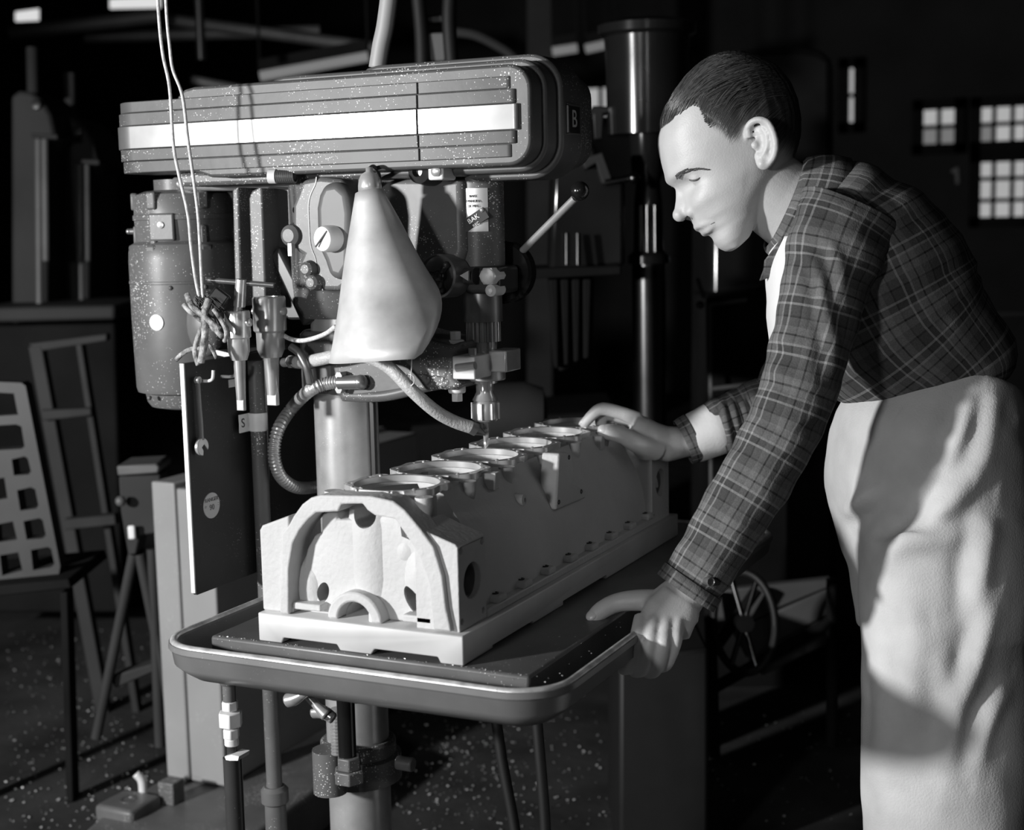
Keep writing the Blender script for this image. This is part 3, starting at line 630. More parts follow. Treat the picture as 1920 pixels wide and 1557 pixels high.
obj('bearing_saddle', prism(bm, pts, (0, .05, 0)), 'cast_light', EB, .003)
q = P(694, 1152, Y=.02); obj('locating_dowel', cyl(B(), (q.x + .003, .02, ZB), (q.x + .003, .02, ZB + .018), .0042), 'white_paint', EB)
for px0, px1 in ((548, 600), (752, 808)):   # feet
    a = P(px0, 1160, Y=.01).x; b = P(px1, 1170, Y=.01).x; obj('front_foot', box(B(), a, b, .012, .06, ZB + .006, ZB + .015), 'cast_light', EB, .002)
# mounting boxes at the corners
a = P(489, 1100, Y=.01).x; b = P(545, 1100, Y=.01).x
bm = B(); prism(bm, [Vector((x, .012, z)) for x, z in ((a, ZB), (b, ZB), (b, P(541, 968, Y=.01).z), (a + .004, P(492, 987, Y=.01).z), (a, P(489, 996, Y=.01).z))], (0, .075, 0)); obj('mount_box', bm, 'cast_light', EB, .003, 3)
XR = P(860, 1100, Y=.012).x
def mount(y0, y1, ztp, xr):
    bm = B(); prism(bm, [Vector((x, y0, z)) for x, z in ((BX + .07, ZB), (xr, ZB), (xr, ztp - .004), (xr - .004, ztp), (xr - .035, ztp + .010), (BX + .07, ztp + .02))], (0, y1 - y0, 0))
    o = obj('mount_box', bm, 'cast_light', EB, .003, 3)
    m_ = o.modifiers; m_.clear(); ym = (y0 + y1) / 2; zm = (ZB + ztp) / 2
    cut(o, [cyl(B(), (xr - .03, ym, zm + .002), (xr + .02, ym, zm + .002), .0225, seg=32)] + [cyl(B(), (xr - .012, yy, zz), (xr + .02, yy, zz), .004, seg=12) for yy in (y0 + .008, y1 - .008) for zz in (ZB + .012, ztp - .010)])
    addbevel(o, .002)
    bm = B(); lathe(bm, (xr - .022, ym, zm + .002), X3, [(.0225, 0), (.0225, .014), (.0195, .015), (.0195, .001)], 32, False); obj('mount_bush', bm, 'steel_dark', o)
zt1 = P(862, 1022, Y=.012).z
mount(.012, .085, zt1, XR); mount(.685, .765, zt1 + .012, XR)
# far end flange
obj('rear_flange', prism(B(), [Vector((x, .74, z)) for x, z in [(BX + (x - BX) * 1.05, z) for x, z in prof]], (0, .03, 0)), 'cast_light', EB, .003)
# sump rail and bolts
obj('sump_rail', box(B(), -.030, -.008, .086, .685, ZB, ZB + .011), 'cast_light', EB, .002)
for k in range(8):
    y = .115 + .078 * k
    bm = B(); box(bm, -.034, -.0075, y, y + .026, ZB + .010, ZB + .020); lg = obj('rail_lug', bm, 'cast_light', EB, .003)
    bm = B(); lathe(bm, (-.02, y + .013, ZB + .0195), Z3, [(.0055, 0), (.0055, .002), (.0035, .0022), (.003, .0005)], 14); obj('lug_hole', bm, 'black', lg)
# starter bracket on the long side
bp_ = [P(x, y, X=-.030) for x, y in ((1049, 851), (1063, 848), (1072, 852), (1076, 880), (1074, 905), (1088, 912), (1098, 918), (1098, 935), (1043, 957), (1043, 945))]
br = obj('side_bracket', prism(B(), bp_, (-.028, 0, 0)), 'cast_light', EB, .003)
for px, py in ((1067, 858), (1048, 942), (1090, 922)):
    q = P(px, py, X=-.0298); bm = B(); lathe(bm, q - X3 * .002, X3, [(.0035, 0), (.0035, .0024), (.002, .0025), (.002, .0005)], 12); obj('bracket_hole', bm, 'black', br)
q = P(988, 938, X=-.04); bm = B(); lathe(bm, q - X3 * .03, X3, [(.010, 0), (.008, .026), (.003, .027), (.0025, .022)], 18); obj('oil_boss', bm, 'cast_light', EB)
# ================================================================== work lamp with a rolled sheet shade
LY = .268
sc = (P(700, 480, Y=LY) - P(600, 480, Y=LY)).length / 100
A0 = P(678, 284, Y=LY); axs = (RIGHT * .178 - UP * .984).normalized(); pr = (RIGHT * .984 + UP * .178).normalized(); fr_ = axs.cross(pr); fr_ = fr_ if fr_.dot(BACK) > 0 else -fr_
ca, sa = math.cos(math.radians(18.85)), math.sin(math.radians(18.85))
LP = thing('work_lamp', A0, 'conical rolled sheet-metal lamp shade hanging in front of the drill head', 'lamp')
def shade(bm, off):
    rows = []; n = 48; m_ = 14
    for i in range(n):
        th = 360 * i / n   # 0 right, 90 front, 180 left, 270 back
        if th <= 72: L_ = 236 + (362 - 236) * th / 72
        elif th <= 180: L_ = 362 - (362 - 336) * (th - 72) / 108
        elif th <= 290: L_ = 336 - (336 - 215) * (th - 180) / 110
        else: L_ = 215 + (236 - 215) * (th - 290) / 70
        t = math.radians(th); dr = axs * ca + (pr * math.cos(t) + fr_ * math.sin(t)) * sa
        row = []
        for k in range(m_ + 1):
            L0 = 68; l = L0 + (L_ - L0) * k / m_; dent = .0015 * math.sin(th * .07 + k * .5) * k / m_
            row.append(bm.verts.new(A0 + dr * l * sc + (pr * math.cos(t) + fr_ * math.sin(t)) * (off + dent)))
        rows.append(row)
    for i in range(n):
        for k in range(m_): bm.faces.new((rows[i][k], rows[(i + 1) % n][k], rows[(i + 1) % n][k + 1], rows[i][k + 1]))
    return rows
bm = B(); shade(bm, 0); so = obj('shade', bm, 'spun_metal', LP, ang=None); sm_ = so.modifiers.new('solid', 'SOLIDIFY'); sm_.thickness = .0012
bm = B(); q = P(693, 338, Y=LY); lathe(bm, q - Z3 * .02, Z3, [(.0165, .004), (.0165, .012), (.0155, .02), (.012, .028), (.005, .032), (.005, .038)], 28); obj('socket_cap', bm, 'machined', LP, ang=None)
bm = B(); ball(bm, P(690, 346, Y=LY), .004, 10); obj('socket_screw', bm, 'steel', LP)
bm = B(); tube(bm, spline([P(693, 316, Y=LY), P(700, 312, Y=LY + .012), P(707, 318, Y=LY + .03), P(711, 330, Y=LY + .05), P(712, 350, Y=LY + .085)], 6), .0028, 10); obj('lamp_arm', bm, 'paint_dark', LP, ang=None)
q = P(705, 470, Y=LY + .01); bm = B(); ball(bm, q, .022, 20, 1, 1, 1.3); obj('bulb', bm, 'eye_white', LP, ang=None)
# ================================================================== tool board, shelf and the tools on it
bx = -.55; by0 = P(345, 690, X=-.55).y
TB = thing('tool_board', (bx, .35, .76), 'black upright tool board with its lit front edge painted bright beside the column', 'tool board')
zt_ = P(345, 682, X=bx).z; zb_ = P(378, 1113, X=bx).z; ye_ = P(498, 800, X=bx).y; ZS = zt_ - .006
obj('board', prism(B(), [Vector((bx, y, z)) for y, z in ((by0 + .004, zb_ + .0), (by0, zb_ + .006), (by0, zt_), (ye_, zt_), (ye_, zb_))], (-.006, 0, 0)), 'board_black', TB)
obj('lit_board_edge', box(B(), bx - .0065, bx + .0005, by0 - .0016, by0 + .001, zb_ + .004, zt_), 'bright_metal_lit_edge', TB)  # bright strip painted as the lit front edge of the board
c1 = P(441, 669, Z=ZS); c2 = P(540, 652, Z=ZS)
sh = [P(384, 660, Z=ZS), P(441, 674, Z=ZS), P(540, 655, Z=ZS), P(480, 641, Z=ZS)]
shelf = obj('tool_shelf', prism(B(), sh, (0, 0, .0075)), 'steel_dark', TB, .001)
obj('lit_shelf_edge', prism(B(), [sh[0] + Vector((0, -.001, 0)), sh[1] + Vector((0, -.001, 0)), sh[1] + Vector((0, .001, .0)), sh[0] + Vector((0, .001, 0))], (0, 0, .0076)), 'bright_metal_lit_edge', TB)  # strip painted bright for the light on the shelf's front edge
for px, py in ((372, 714), (415, 706)):
    q = P(px, py, X=bx); bm = B(); tube(bm, spline([q, q + X3 * .018, q + X3 * .026 + Z3 * .004, q + X3 * .028 + Z3 * .016], 4), .0025, 8); obj('tool_hook', bm, 'white_paint', TB, ang=None)
q = P(434, 719, X=bx); obj('price_label', box(B(), bx, bx + .0008, q.y - .008, q.y + .008, q.z - .006, q.z + .006), 'white_paint', TB)
q = P(396, 948, X=bx); bm = B(); cyl(bm, q, q + X3 * .0012, .0195, seg=36); tg_ = obj('brass_tag', bm, 'tag', TB)
text('tag_lettering', 'RANGER', 'steel_dark', tg_, q + X3 * .0014 + Z3 * .009, Y3, Z3, .0085); text('tag_lettering', '90', 'steel_dark', tg_, q + X3 * .0014 - Z3 * .003, Y3, Z3, .012)
for s in (-1, 1): bm = B(); ball(bm, q + X3 * .0012 + Y3 * s * .0155, .002, 8); obj('tag_rivet', bm, 'steel', tg_)
# spanner on the left hook
q0 = P(371, 713, X=bx + .008); q1 = P(378, 825, X=bx + .008)
SP = thing('spanner', q1, 'small open-ended spanner hanging from the left hook of the tool board', 'wrench')
bm = B(); tube(bm, [q0 + Z3 * .002, q0 - Z3 * .004, q1], [.0036, .0036, .004], 10); obj('shank', bm, 'polished', SP)
c = P(378, 838, X=bx + .008); jaw = []
for i in range(21):
    t = math.radians(-10 + 290 * i / 20 + 0); jaw.append(c + Y3 * .0135 * math.cos(t) + Z3 * .0135 * math.sin(t))
jaw += [c + Y3 * .0005 + Z3 * .0035, c + Y3 * -.002 + Z3 * .001, c + Y3 * .002 - Z3 * .006]
jaw = []
for i in range(21):
    t = math.radians(-30 + 300 * i / 20); jaw.append(c + Y3 * .0135 * math.cos(t) + Z3 * .0135 * math.sin(t))
jaw += [c + Y3 * .001 - Z3 * .006, c + Y3 * -.002 - Z3 * .001, c + Y3 * .003 + Z3 * .003]
obj('open_jaw', prism(B(), [p - X3 * .003 for p in jaw], (.006, 0, 0)), 'steel', SP, .001)
bm = B(); lathe(bm, q0 - X3 * .003, X3, [(.0055, 0), (.0055, .006)], 14); obj('hanging_eye', bm, 'steel', SP)
# drill sleeves in the shelf
def sleeve(pxc, ytop, ybot, w_, Y, label, taper, m='steel'):
    q = P(pxc, ybot, Y=Y); z1 = P(pxc, ytop, Y=Y).z - q.z; r = w_ / 2 * (proj_d(q) / F)
    S = thing('drill_sleeve', q, label, 'drill sleeve', 'taper sleeves in the tool shelf')
    bm = B(); lathe(bm, q, Z3, [(r * .62, -.012), (r * .84, 0), (r * .86, z1 * .32), (r, z1 * .36), (r, z1 - .003), (r * .94, z1), (r * .55, z1), (r * .5, z1 - .02)], 36); b_ = obj('socket_body', bm, m, S, ang=28)
    bm = B(); q2 = P(taper[0], taper[1], Y=Y); t0 = r * .5; cyl(bm, q, (q.x, q.y, q2.z), t0, t0 * .72, 20); obj('taper_shank', bm, 'steel', S)
    bm = B(); obox(bm, Vector((q.x, q.y, q2.z - .004)), X3 * t0 * .7, Y3 * t0 * .35, Z3 * .012); obj('drive_tang', bm, 'steel', S, .001)
    for s in (-1, 1): obj('set_screw', lathe(B(), Vector((q.x, q.y, q.z + z1 * .72)) + X3 * s * r * .9, X3 * s, [(.006, 0), (.006, .006), (.003, .008)], 14), 'steel', S)
    return S
def proj_d(p): return (CAM - Vector(p)).dot(RM @ Vector((0, 0, 1)))
sleeve(448, 583, 660, 48, .225, 'bright drill sleeve holding the T-handled chuck key in the tool shelf', (459, 750), 'machined')
sleeve(508, 556, 655, 62, .295, 'larger drill sleeve standing empty beside the chuck-key sleeve', (500, 740), 'steel')
CK = thing('chuck_key', P(446, 580, Y=.225), 'steel T-handled key standing in the left drill sleeve', 'chuck key')
bm = B(); cyl(bm, P(445, 590, Y=.225), P(449, 560, Y=.225), .006); cyl(bm, P(449, 575, Y=.225), P(452, 524, Y=.225), .0085, .008); obj('key_stem', bm, 'steel', CK)
bm = B(); cyl(bm, P(389, 525, Y=.21), P(513, 535, Y=.245), .0038); obj('cross_bar', bm, 'steel_dark', CK)
# oil brush and knotted cord hung at the shelf
BR = thing('oil_brush', P(405, 600, Y=.185), 'frayed dark oil brush tied at the end of the hanging cords', 'brush')
bm = B(); obox(bm, P(404, 568, Y=.195), (RIGHT * .8 - UP * .6) * .013, (RIGHT * .6 + UP * .8) * .020, BACK * .008); obj('brush_stock', bm, 'black', BR, .003)
bm = B()
for i in range(60):
    a = P(380 + random.uniform(-14, 22), 565 + random.uniform(-12, 20), Y=.19 + random.uniform(-.01, .02)); b = a + RIGHT * random.uniform(-.006, .02) - UP * random.uniform(.006, .026)
    cyl(bm, a, b, .0012, .0006, 5)
obj('bristles', bm, 'rubber', BR)
for pts, r in (([(350, 552), (362, 575), (385, 595), (410, 618)], .0065), ([(346, 572), (366, 592), (396, 612), (418, 632)], .0055), ([(392, 560), (384, 590), (386, 630), (378, 680)], .0075), ([(384, 600), (372, 630), (366, 660), (372, 685)], .0055), ([(400, 580), (414, 600), (425, 622), (420, 640)], .0045), ([(388, 640), (398, 655), (405, 672)], .004), ([(330, 675), (345, 662), (360, 655), (380, 652)], .005)):
    bm = B(); tube(bm, spline([P(x, y, Y=.182) + BACK * random.uniform(-.004, .006) for x, y in pts], 6), r * .72, 8); obj('rope_strand', bm, 'rag', BR, ang=None)
# two hanging cords
for pts, lab in (([(290, -120), (297, 20), (305, 100), (318, 165), (325, 270), (336, 330), (352, 400), (358, 460), (366, 520), (374, 560)], 'left of the two thin cords hanging in front of the belt guard'), ([(306, -120), (312, 20), (318, 85), (324, 130), (342, 180), (352, 260), (362, 330), (371, 400), (375, 460), (378, 520), (382, 575)], 'right of the two thin cords hanging in front of the belt guard')):
    bm = B(); tube(bm, [Vector((P(*pts[0], Y=.195).x - .06, .195, 5.2))] + spline([P(x, y, Y=.195) for x, y in pts], 6), .0024, 8); tag(obj('hanging_cord', bm, 'cord', None, ang=None), lab, 'cord', 'cords above the tool shelf')
# ================================================================== pipes, hoses
q = P(487, 850, X=-.53)
RP = thing('riser_pipe', (-.53, q.y, .02), 'painted steel riser pipe standing beside the tool board', 'pipe')
bm = B(); cyl(bm, (-.53, q.y, .06), (-.53, q.y, 1.125), .0125); obj('pipe', bm, 'paint', RP)
zz = P(487, 790, X=-.53).z; bm = B(); cyl(bm, (-.53, q.y, zz - .014), (-.53, q.y, zz + .014), .0145); box(bm, -.542, -.540, q.y - .034, q.y, zz - .014, zz + .014); st_ = obj('pipe_strap', bm, 'bright_metal_lit_edge', RP)
text('strap_mark', 'S', 'ink', st_, (-.5398, q.y - .026, zz), Y3, Z3, .02)
bm = B(); zl = P(520, 1505, X=-.53).z; lathe(bm, (-.53, q.y, .0), Z3, [(.03, 0), (.03, .04), (.019, .06), (.017, zl), (.022, zl + .004), (.022, zl + .024), (.0165, zl + .03)], 24); obj('pipe_foot', bm, 'paint', RP)
CH = thing('coolant_hose', P(540, 678, Y=.26), 'pale braided coolant hose curving across the steady arm to the drill bit', 'hose')
path = [(545, 678, .345), (568, 680, .33), (600, 674, .305), (645, 665, .30), (690, 670, .29), (730, 690, .295), (775, 735, .305), (815, 770, .33), (850, 790, .355), (884, 802, .375)]
bm = B(); tube(bm, spline([P(x, y, Y=Y) for x, y, Y in path], 8), .0095, 16); obj('hose', bm, 'hose', CH, ang=None)
bm = B(); cyl(bm, P(882, 801, Y=.374), P(893, 806, Y=.38), .0098); cyl(bm, P(893, 806, Y=.38), P(910, 815, Y=.387), .0088, .002); obj('nozzle', bm, 'steel_dark', CH)
bm = B(); cyl(bm, P(532, 680, Y=.35), P(572, 679, Y=.328), .007); hexa(bm, P(545, 679, Y=.343), P(556, 679, Y=.337), .010); obj('hose_barb', bm, 'steel_dark', CH)
bm = B(); tube(bm, spline([P(765, 622, Y=.30), P(771, 640, Y=.285), P(772, 680, Y=.285), P(770, 712, Y=.29)], 5), .0009, 6); tube(bm, [P(768 + 9 * math.cos(t), 713 + 11 * math.sin(t), Y=.30 - .012 * math.cos(t)) for t in [i * .35 for i in range(19)]], .0009, 6); obj('tie_wire', bm, 'cord', CH, ang=None)
AC = thing('armoured_cable', P(600, 912, Y=.33), 'looped armoured metal cable clamped to the steady arm beside the column', 'cable')
pth = spline([P(x, y, Y=Y) for x, y, Y in [(640, 716, .325), (610, 720, .32), (580, 733, .315)]] + [P(x, y, X=-.50) for x, y in [(548, 765), (522, 805), (514, 850), (524, 890), (550, 912), (580, 915), (612, 908)]], 28)
rr = [(.0082, .0102, .0102, .0082)[i % 4] for i in range(len(pth))]
bm = B(); tube(bm, pth, rr, 14); obj('sheath', bm, 'armour', AC, ang=None)
bm = B(); cyl(bm, P(636, 718, Y=.322), P(676, 717, Y=.325), .0105); ball(bm, P(676, 717, Y=.325), .0115, 14); obj('cable_gland', bm, 'polished', AC)
bm = B()
for dy in (-13, 13): q = P(640, 717 + dy, Y=.325); hexa(bm, q + Y3 * .015, q - Y3 * .008, .006)
obj('clamp_bolt', bm, 'polished', AC)
tag(obj('lamp_cord', tube(B(), spline([P(x, y, Y=Y) for x, y, Y in [(628, 613, .24), (612, 625, .25), (590, 634, .26), (566, 639, .27), (545, 636, .29), (530, 628, .31)]], 6), .0034, 8), 'cord', None, ang=None), 'pale flex running from the lower edge of the lamp shade', 'cord')
tag(obj('dark_cable', tube(B(), spline([P(x, y, Y=Y) for x, y, Y in [(545, 650, .30), (560, 662, .3), (575, 690, .30), (582, 720, .305)]], 6), .006, 10), 'steel_dark', None, ang=None), 'short dark cable bending down beneath the coolant hose fitting', 'cable')
# drain under the tray
q = P(430, 1300, Y=.0); dx, dy = q.x, 0.0
zq = lambda y: P(434, y, Y=.0).z
DR = thing('drain_pipe', (dx, dy, 0), 'tray drain pipe with a pale hexagon union below the front left tray corner', 'pipe')
bm = B(); cyl(bm, (dx, dy, zq(1325)), (dx, dy, .75), .009); lathe(bm, (dx, dy, zq(1285)), Z3, [(.010, 0), (.016, .008), (.018, .02)], 20); obj('drain_stub', bm, 'paint', DR)
bm = B(); hexa(bm, (dx, dy, zq(1362)), (dx, dy, zq(1335)), .0165); hexa(bm, (dx, dy, zq(1332)), (dx, dy, zq(1315)), .0115); obj('union_nut', bm, 'bright_metal_lit_edge', DR, .0015)
bm = B(); hexa(bm, (dx, dy, zq(1384)), (dx, dy, zq(1366)), .0115); cyl(bm, (dx, dy, zq(1398)), (dx, dy, zq(1384)), .0095); obj('reducer', bm, 'bright_metal_lit_edge', DR, .0015)
bm = B(); cyl(bm, (dx, dy, .0), (dx, dy, zq(1420)), .0125); cyl(bm, (dx, dy, zq(1422)), (dx, dy, zq(1396)), .007); obj('drain_tube', bm, 'paint_dark', DR)
bm = B(); prism(bm, [P(x, y, Y=-.012) for x, y in ((421, 1419), (434, 1416), (448, 1419), (446, 1427), (424, 1427))], (0, .024, 0)); obj('chip_cake', bm, 'bright_metal_lit_edge', DR)
for pts, lab in (([(925, 1320), (933, 1370), (944, 1440), (962, 1535), (975, 1620)], 'left of two black rubber hoses hanging down below the tray'), ([(1004, 1320), (1010, 1390), (1016, 1460), (1022, 1540), (1026, 1640)], 'right of two black rubber hoses hanging down below the tray')):
    bm = B(); tube(bm, spline([P(x, y, Y=.45) for x, y in pts], 6) + [Vector((P(*pts[-1], Y=.45).x + .02, .46, .02)), Vector((P(*pts[-1], Y=.45).x + .04, .48, .010)), Vector((P(*pts[-1], Y=.45).x + .12, .52, .010))], .0085, 12); tag(obj('drain_hose', bm, 'rubber', None, ang=None), lab, 'hose', 'hoses below the tray')
# ================================================================== pedestal cabinet behind
cy_ = .97
a = P(283, 903, Y=cy_); e = P(422, 1474, Y=cy_); zb1 = P(370, 1467, Y=cy_).z
CB = thing('pedestal_cabinet', ((a.x + e.x) / 2, cy_ + .4, 0), 'tall plain grey sheet-metal cabinet left of the drill press', 'cabinet')
sx = P(327, 903, Y=cy_).x
obj('cabinet_shell', box(B(), a.x, sx - .002, cy_, cy_ + .9, zb1, a.z), 'cabinet_paint', CB, .004)
obj('cabinet_door', box(B(), sx + .002, e.x, cy_ + .001, cy_ + .9, zb1, a.z - .012), 'cabinet_paint', CB, .004)
ft_ = [P(x, y, Z=zb1) for x, y in ((150, 1560), (205, 1512), (300, 1458), (430, 1440), (640, 1370), (700, 1400), (480, 1560))]
obj('cabinet_foot', prism(B(), [Vector((p.x, p.y, 0)) for p in ft_], (0, 0, zb1 - .004)), 'paint', CB, .012, 4)
q = P(240, 1500, Z=zb1 + .02); bm = B(); box(bm, q.x - .05, q.x + .05, q.y - .05, q.y + .05, zb1 - .02, zb1 + .02); pad = obj('foot_pad', bm, 'paint', CB, .01, 3)
bm = B(); lathe(bm, (q.x, q.y, zb1 + .019), Z3, [(.018, 0), (.018, .002), (.012, .0022), (.01, -.004)], 20); obj('bolt_hole', bm, 'steel_dark', pad)
q = P(322, 1492, Z=zb1 + .01); bm = B(); box(bm, q.x - .02, q.x + .02, q.y - .02, q.y + .02, zb1 - .005, zb1 + .045); obj('foot_bolt', bm, 'paint', CB, .003)
q = P(268, 1500, Z=zb1); bm = B(); tube(bm, spline([q, q + Z3 * .04, q + Z3 * .058 - RIGHT * .012], 4), .009, 10); obj('foot_cock', bm, 'bright_metal_lit_edge', CB, ang=None)
bm = B(); a1 = P(345, 1522, Z=zb1 - .04); a2 = P(432, 1508, Z=zb1 - .02); tube(bm, [a1 + (a2 - a1) * i / 24 for i in range(25)], [.012 + .004 * (i % 3) for i in range(25)], 12); obj('foot_hose', bm, 'bright_metal_lit_edge', CB)
# ================================================================== person
LAT = Vector((-.43, .90, 0)).normalized()      # from his near (left) shoulder to the far one
PE = thing('person', P(1750, 1500, d=2.1) * 1.0, 'man in a plaid work shirt and pale trousers leaning over the engine block', 'person')
PE.location = (P(1750, 1100, d=2.1).x, P(1750, 1100, d=2.1).y, 0)
BD = B()            # everything of the body before it is fused into one skin
def px2(v, d): return v * d / F
# ---- head: slices across the traced profile, in head axes (u forward, w up)
TH = math.radians(27); HD = 2.05; HO = (1360.0, 255.0)
def hl(cx_, cy_c):   # crop pixel -> local u, w in metres
    x = 1190 + cx_ / 3.5375; y = 80 + cy_c / 3.5375; dx, dy = x - HO[0], y - HO[1]
    return px2(-dx * math.cos(TH) + dy * math.sin(TH), HD), px2(-dx * math.sin(TH) - dy * math.cos(TH), HD)
HC = P(HO[0], HO[1], d=HD)
HFW = (RIGHT * -math.cos(TH) - UP * math.sin(TH)).normalized(); HUP = (RIGHT * -math.sin(TH) + UP * math.cos(TH)).normalized(); HLT = HFW.cross(HUP).normalized()
if HLT.dot(BACK) < 0: HLT = -HLT              # towards the camera: his left side
def HP(u, v, w): return HC + HFW * u + HLT * v + HUP * w
front = [hl(*p) for p in [(495, 122), (430, 165), (340, 255), (270, 350), (215, 450), (180, 540), (157, 620), (155, 680), (166, 745), (188, 830), (208, 890), (232, 935), (275, 975), (300, 1020), (318, 1080), (340, 1130), (372, 1165), (388, 1195), (400, 1225), (428, 1240), (447, 1252), (470, 1270), (505, 1278), (522, 1300), (532, 1330), (565, 1365), (612, 1386), (660, 1378)]]
back = [hl(*p) for p in [(495, 122), (560, 100), (640, 90), (720, 98), (820, 130), (930, 190), (1010, 290), (1055, 400), (1075, 520), (1070, 640), (1050, 740), (1010, 830), (960, 900), (910, 980), (860, 1050), (830, 1120), (800, 1200), (760, 1290), (700, 1350), (660, 1378)]]
front.sort(key=lambda p: p[1]); back.sort(key=lambda p: p[1])
def itp(tab, w):
    if w <= tab[0][1]: return tab[0][0]
    for (u0, w0_), (u1, w1_) in zip(tab, tab[1:]):
        if w <= w1_: return u0 + (u1 - u0) * (w - w0_) / max(1e-6, w1_ - w0_)
    return tab[-1][0]
wmax = max(p[1] for p in front + back); wmin = min(p[1] for p in front)
# eye level and other landmarks in head axes
eyeU, eyeW = hl(370, 945); chinU, chinW = hl(612, 1386); noseU, noseW = hl(262, 1135); mouthU, mouthW = hl(430, 1240); browU, browW = hl(260, 915)
def hw(w):
    t = (w - wmin) / (wmax - wmin)
    tab = [(0, .020), (.05, .034), (.12, .046), (.22, .056), (.34, .064), (.46, .070), (.58, .0745), (.70, .0765), (.80, .0745), (.88, .066), (.94, .050), (.98, .029), (1, .004)]
    for (a, b), (c, d_) in zip(tab, tab[1:]):
        if t <= c: return b + (d_ - b) * (t - a) / (c - a)
    return .004
def g(x, s): return math.exp(-(x / s) ** 2)
def skin_uv(a, w, bumps=True):
    uf, ub = itp(front, w), itp(back, w); cu = (uf + ub) / 2 + (uf - ub) * .02; H = hw(w)
    ca_, sa_ = math.cos(a), math.sin(a); pw = 2.25 if ca_ > 0 else 2.1
    x = math.copysign(abs(ca_) ** (2 / pw), ca_); y = math.copysign(abs(sa_) ** (2 / pw), sa_)
    u = cu + x * ((uf - cu) if ca_ > 0 else (cu - ub)); v = y * H
    if bumps and ca_ > 0:
        for s in (-1, 1):
            u -= .0135 * g(w - eyeW + .002, .0115) * g(v - s * .030, .017)
            u += .0035 * g(w - browW - .004, .008) * g(v - s * .028, .022)
            e = g(w - eyeW + .030, .016) * g(v - s * .046, .02); u += .004 * e; v += s * .002 * e
            u -= .004 * g(w - mouthW, .014) * g(v - s * .036, .012)
            u -= .003 * g(w - noseW - .004, .012) * g(v - s * .026, .008)
    return u, v
def on_face(cx_, cy_c, lift=0.0, s=1):
    uu, w = hl(cx_, cy_c); best = None
    for k in range(0, 1150):
        a = math.radians(k / 10); u, v = skin_uv(a, w); e = abs(u - uu)
        if best is None or e < best[0]: best = (e, a, u, v)
    _, a, u, v = best
    return HP(u + lift * math.cos(a), s * (v + lift * math.sin(a)), w)
NW, NA = 84, 80; R0 = []
for i in range(NW + 1):
    t = i / NW; w = wmin + .0008 + (wmax - wmin - .0016) * t
    R0.append([BD.verts.new(HP(*skin_uv(2 * math.pi * k / NA, w), w)) for k in range(NA)])
for i in range(NW):
    for k in range(NA): BD.faces.new((R0[i][k], R0[i][(k + 1) % NA], R0[i + 1][(k + 1) % NA], R0[i + 1][k]))
BD.faces.new(R0[0][::-1]); BD.faces.new(R0[-1])
# nose
nr = []
for c_, wd, back_ in (((258, 930), .009, .016), ((271, 985), .0085, .020), ((272, 1040), .0095, .025), ((264, 1095), .0120, .030), ((263, 1130), .0135, .032), ((285, 1168), .0125, .028), ((335, 1172), .0105, .014)):
    u, w = hl(*c_); nr.append((u, w, wd, back_))
rr = []
for u, w, wd, bk in nr:
    rr.append([BD.verts.new(HP(u - bk + bk * math.cos(t), (wd * math.sin(t)) * (1 + .4 * (1 - math.cos(t))), w + (1 - math.cos(t)) * .003)) for t in [2 * math.pi * k / 20 for k in range(20)]])
for i in range(len(rr) - 1):
    for k in range(20): BD.faces.new((rr[i][k], rr[i][(k + 1) % 20], rr[i + 1][(k + 1) % 20], rr[i + 1][k]))
BD.faces.new(rr[0][::-1]); BD.faces.new(rr[-1])
u, w = hl(298, 1142); ball(BD, HP(u, 0, w), .0105, 16)
for s in (-1, 1):
    u, w = hl(368, 1128); ball(BD, HP(u, s * .0150, w), .0092, 14, 1, 1, 1)
    # eyelid bulge
    ball(BD, on_face(370, 930, -.0072, s), .0118, 18)
    # lips
    for pts, r in (([(408, 1222), (440, 1220), (515, 1200)], .0050), ([(462, 1253), (478, 1250), (515, 1212)], .0056)):
        sp_ = spline([HP(hl(*pts[0])[0] - .0005, 0, hl(*pts[0])[1]), on_face(*pts[1], -.0008, s), on_face(*pts[2], -.0025, s)], 6); tube(BD, sp_, [r] * 5 + [r * (1 - .09 * k) for k in range(len(sp_) - 5)], 10)
u, w = hl(590, 1330); ball(BD, HP(u - .016, 0, w + .003), .017, 18)
# near ear and far ear
def ear(s):
    def E(cx_, cy_c, out): u, w = hl(cx_, cy_c); return HP(u, s * (.0735 + out), w)
    helix = [(705, 700, .002), (690, 640, .006), (712, 608, .012), (755, 597, .017), (805, 620, .020), (838, 680, .021), (856, 750, .020), (850, 820, .016), (820, 870, .010), (790, 888, .005), (765, 860, .003), (752, 800, .002)]
    hp = spline([E(*p) for p in helix], 5); tube(BD, hp, [.0050] * len(hp), 10)
    for k in range(7):
        f_ = k / 6; tube(BD, spline([E(740 + 10 * f_, 640 + 210 * f_, .003), E(775 + 6 * f_, 640 + 210 * f_, .006 - .001 * f_), E(835 - 30 * f_ * f_, 645 + 205 * f_, .015 - .005 * f_)], 4), .0048, 8)
    ah = spline([E(*p) for p in [(770, 640, .013), (800, 690, .016), (808, 760, .014), (790, 810, .010), (765, 830, .007)]], 5); tube(BD, ah, .0036, 8)
    ball(BD, E(735, 750, .006), .006, 10); ball(BD, E(782, 868, .006), .008, 10)
ear(1); ear(-1)
